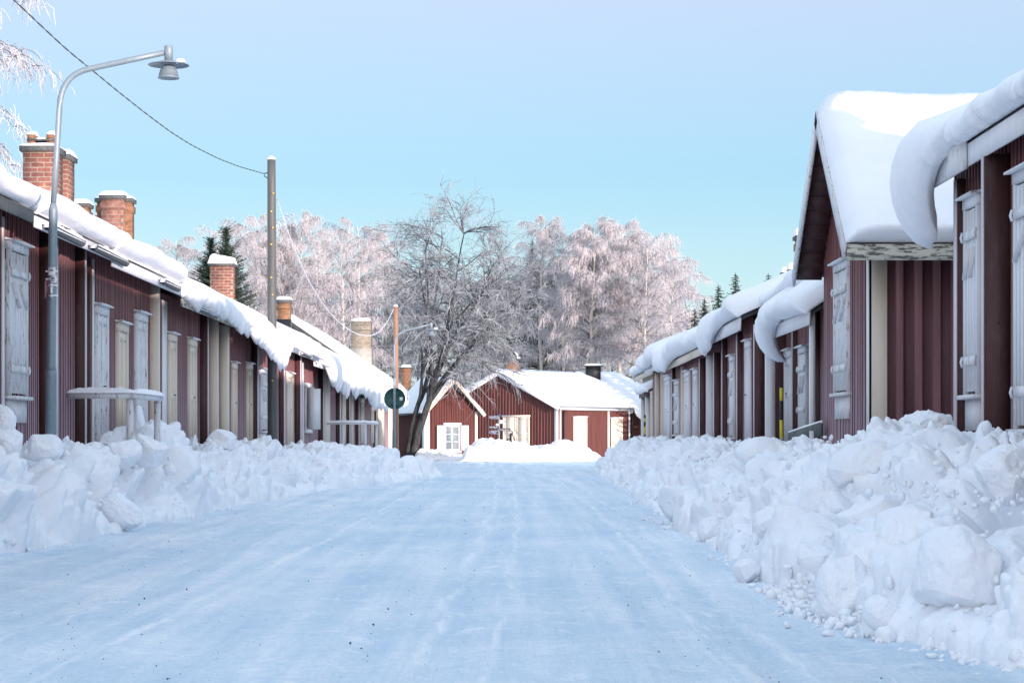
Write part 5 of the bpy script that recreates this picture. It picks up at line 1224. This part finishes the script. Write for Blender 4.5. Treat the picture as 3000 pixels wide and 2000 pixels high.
def conifer(loc, Ht, seed, label, base_r=.33, pine=False, group='dark evergreens behind the houses'):
    r = np.random.default_rng(seed); root = thing('pine_tree' if pine else 'spruce_tree', loc, label, 'tree', group); L0 = np.array(loc, float)
    t = MB(); t.tubes([L0, L0 + (0.05, 0, Ht * .5), L0 + (0, 0, Ht)], np.array([[.2, .12, .015]]) * Ht / 11, 8); t.build('trunk', BARK, root, smooth=True)
    c = MB(); Vs, Q = [], []
    n = int(190 * (Ht / 11))
    for k in range(n):
        h = (.55 if pine else .12) + (.45 if pine else .87) * (k + r.uniform()) / n; a = k * 2.399 + r.uniform(-.4, .4)
        L = ((1 - h) * base_r * Ht + .12) * r.uniform(.65, 1.2) if not pine else Ht * .135 * math.sin(max(.15, min(1, (1 - h) * 2.2)) * 1.57) * r.uniform(.6, 1.2)
        m = max(5, int(L * 9)); s_ = np.linspace(.05, 1, m)
        b = L0 + np.array([0, 0, h * Ht]); dr_ = np.array([math.cos(a), math.sin(a), 0])
        z = L * ((-.35 * s_ + .28 * s_ ** 2.5) if not pine else (.55 * s_ - .1 * s_ ** 2))
        for i in range(m):
            p = b + dr_ * L * s_[i] + np.array([0, 0, z[i]]); wd = (.30 * (1 - s_[i] * .75) * min(1, L)) + .05
            for _ in range(5):
                d_ = r.normal(size=3); d_[2] = d_[2] * .45 + (.15 if pine else -.25); d_ += dr_ * .8; d_ /= np.linalg.norm(d_); ln = wd * r.uniform(.7, 1.5); sd = np.cross(d_, r.normal(size=3)); sd /= np.linalg.norm(sd) + 1e-6; w_ = ln * .16
                Vs += [p - sd * w_, p + sd * w_, p + d_ * ln + sd * w_ * .25, p + d_ * ln - sd * w_ * .25]
    V = np.array(Vs); I = np.arange(len(V)).reshape(-1, 4); c.add(V, [I]); c.build('crown', NEEDLE, root)
    return root
for px, top, Y, s_, lb in ((2155, 798, 120, 1, 'largest dark spruce above the right row roofs'), (2104, 832, 124, 2, 'middle dark spruce left of the largest one'), (2064, 872, 128, 3, 'shortest spruce at the left of the three above the right row'),
                           (2251, 800, 135, 4, 'lone small spruce tip standing right of the three spruces'), (2290, 796, 140, 5, 'thin spruce tip beside the small chimney caps'), (2035, 905, 132, 6, 'low dark spruce at the foot of the rightmost birch')):
    conifer((PX(px, Y), Y, 0), PZ(top, Y), s_, lb)
for px, top, Y, s_, lb in ((662, 670, 150, 11, 'dark green pine rising left of the grey pole among white birches'), (618, 700, 152, 12, 'smaller pine leaning against the left of the dark green pine'), (1560, 700, 186, 13, 'dark pine half hidden behind the right side of the big bare tree'), (1612, 760, 182, 14, 'narrow dark evergreen between frosted birches right of the big bare tree')):
    conifer((PX(px, Y), Y, 0), PZ(top, Y), s_, lb, pine=(px < 700))

# ================================================================== LIGHT, SKY, CAMERA
SUN_EL, SUN_DIR = math.radians(6.0), (0.60, -0.80)
ld = bpy.data.lights.new('sun', 'SUN'); ld.energy = 1.55; ld.angle = math.radians(.6); ld.color = (1.0, .80, .74)
lo = bpy.data.objects.new('sun', ld); COL.objects.link(lo)
sv = Vector((SUN_DIR[0] * math.cos(SUN_EL), SUN_DIR[1] * math.cos(SUN_EL), math.sin(SUN_EL)))
lo.rotation_euler = sv.to_track_quat('Z', 'Y').to_euler(); lo.location = sv * 60
wl_ = bpy.data.worlds.new('World'); SC.world = wl_; wl_.use_nodes = True; nt = wl_.node_tree
sky = nt.nodes.new('ShaderNodeTexSky'); sky.sky_type = 'NISHITA'; sky.sun_disc = False; sky.sun_elevation = SUN_EL; sky.sun_rotation = math.atan2(SUN_DIR[0], SUN_DIR[1])
sky.air_density = 1.0; sky.dust_density = .6; sky.ozone_density = 1.4
bg = nt.nodes['Background']; bg.inputs['Strength'].default_value = .15
# the clear winter sky: a soft colour gradient by height laid over the physical sky
gt_ = nt.nodes.new('ShaderNodeTexCoord'); gs_ = nt.nodes.new('ShaderNodeSeparateXYZ'); nt.links.new(gt_.outputs['Generated'], gs_.inputs[0])
gr_ = nt.nodes.new('ShaderNodeValToRGB'); nt.links.new(gs_.outputs[2], gr_.inputs[0]); E_ = gr_.color_ramp.elements
SKY = [(0, (.57, .67, .77)), (.06, (.40, .63, .78)), (.125, (.27, .53, .77)), (.215, (.49, .57, .79)), (.45, (.66, .83, 1.03)), (1, (.90, 1.10, 1.36))]
while len(E_) < len(SKY): E_.new(.5)
for e_, (p_, c_) in zip(E_, SKY): e_.position = p_; e_.color = (*[x / .6 / 2 for x in c_], 1)
sc_ = nt.nodes.new('ShaderNodeVectorMath'); sc_.operation = 'SCALE'; sc_.inputs['Scale'].default_value = 2.0; nt.links.new(gr_.outputs[0], sc_.inputs[0])
mx_ = nt.nodes.new('ShaderNodeMix'); mx_.data_type = 'RGBA'; mx_.inputs[0].default_value = .88
nt.links.new(sky.outputs[0], mx_.inputs[6]); nt.links.new(sc_.outputs[0], mx_.inputs[7]); # the warm glow of the low sun behind the viewer
ng_ = nt.nodes.new('ShaderNodeMath'); ng_.operation = 'MULTIPLY_ADD'; ng_.use_clamp = True; nt.links.new(gs_.outputs[1], ng_.inputs[0]); ng_.inputs[1].default_value = -1.25; ng_.inputs[2].default_value = -.2
nz_ = nt.nodes.new('ShaderNodeMapRange'); nz_.inputs['From Min'].default_value = .75; nz_.inputs['From Max'].default_value = .0; nt.links.new(gs_.outputs[2], nz_.inputs['Value'])
nm_ = nt.nodes.new('ShaderNodeMath'); nm_.operation = 'MULTIPLY'; nt.links.new(ng_.outputs[0], nm_.inputs[0]); nt.links.new(nz_.outputs[0], nm_.inputs[1])
nv_ = nt.nodes.new('ShaderNodeVectorMath'); nv_.operation = 'SCALE'; nv_.inputs[0].default_value = (2.2, 1.65, 1.35); nt.links.new(nm_.outputs[0], nv_.inputs['Scale'])
na_ = nt.nodes.new('ShaderNodeVectorMath'); na_.operation = 'ADD'; nt.links.new(mx_.outputs[2], na_.inputs[0]); nt.links.new(nv_.outputs[0], na_.inputs[1])
nt.links.new(na_.outputs[0], bg.inputs['Color'])

cam = bpy.data.cameras.new('camera'); cam.sensor_width = 36; cam.lens = F / 3000 * 36; cam.shift_y = 280 / 3000; cam.clip_end = 9000; cam.clip_start = .1
co_ = bpy.data.objects.new('camera', cam); COL.objects.link(co_); co_.location = (0, 0, H); co_.rotation_euler = (math.radians(90), 0, 0); SC.camera = co_
SC.view_settings.view_transform = 'Standard'; SC.view_settings.look = 'None'; SC.view_settings.exposure = 2.1; SC.view_settings.gamma = 1.0
SC.cycles.use_denoising = True
SC.cycles.max_bounces = 6; SC.cycles.diffuse_bounces = 4
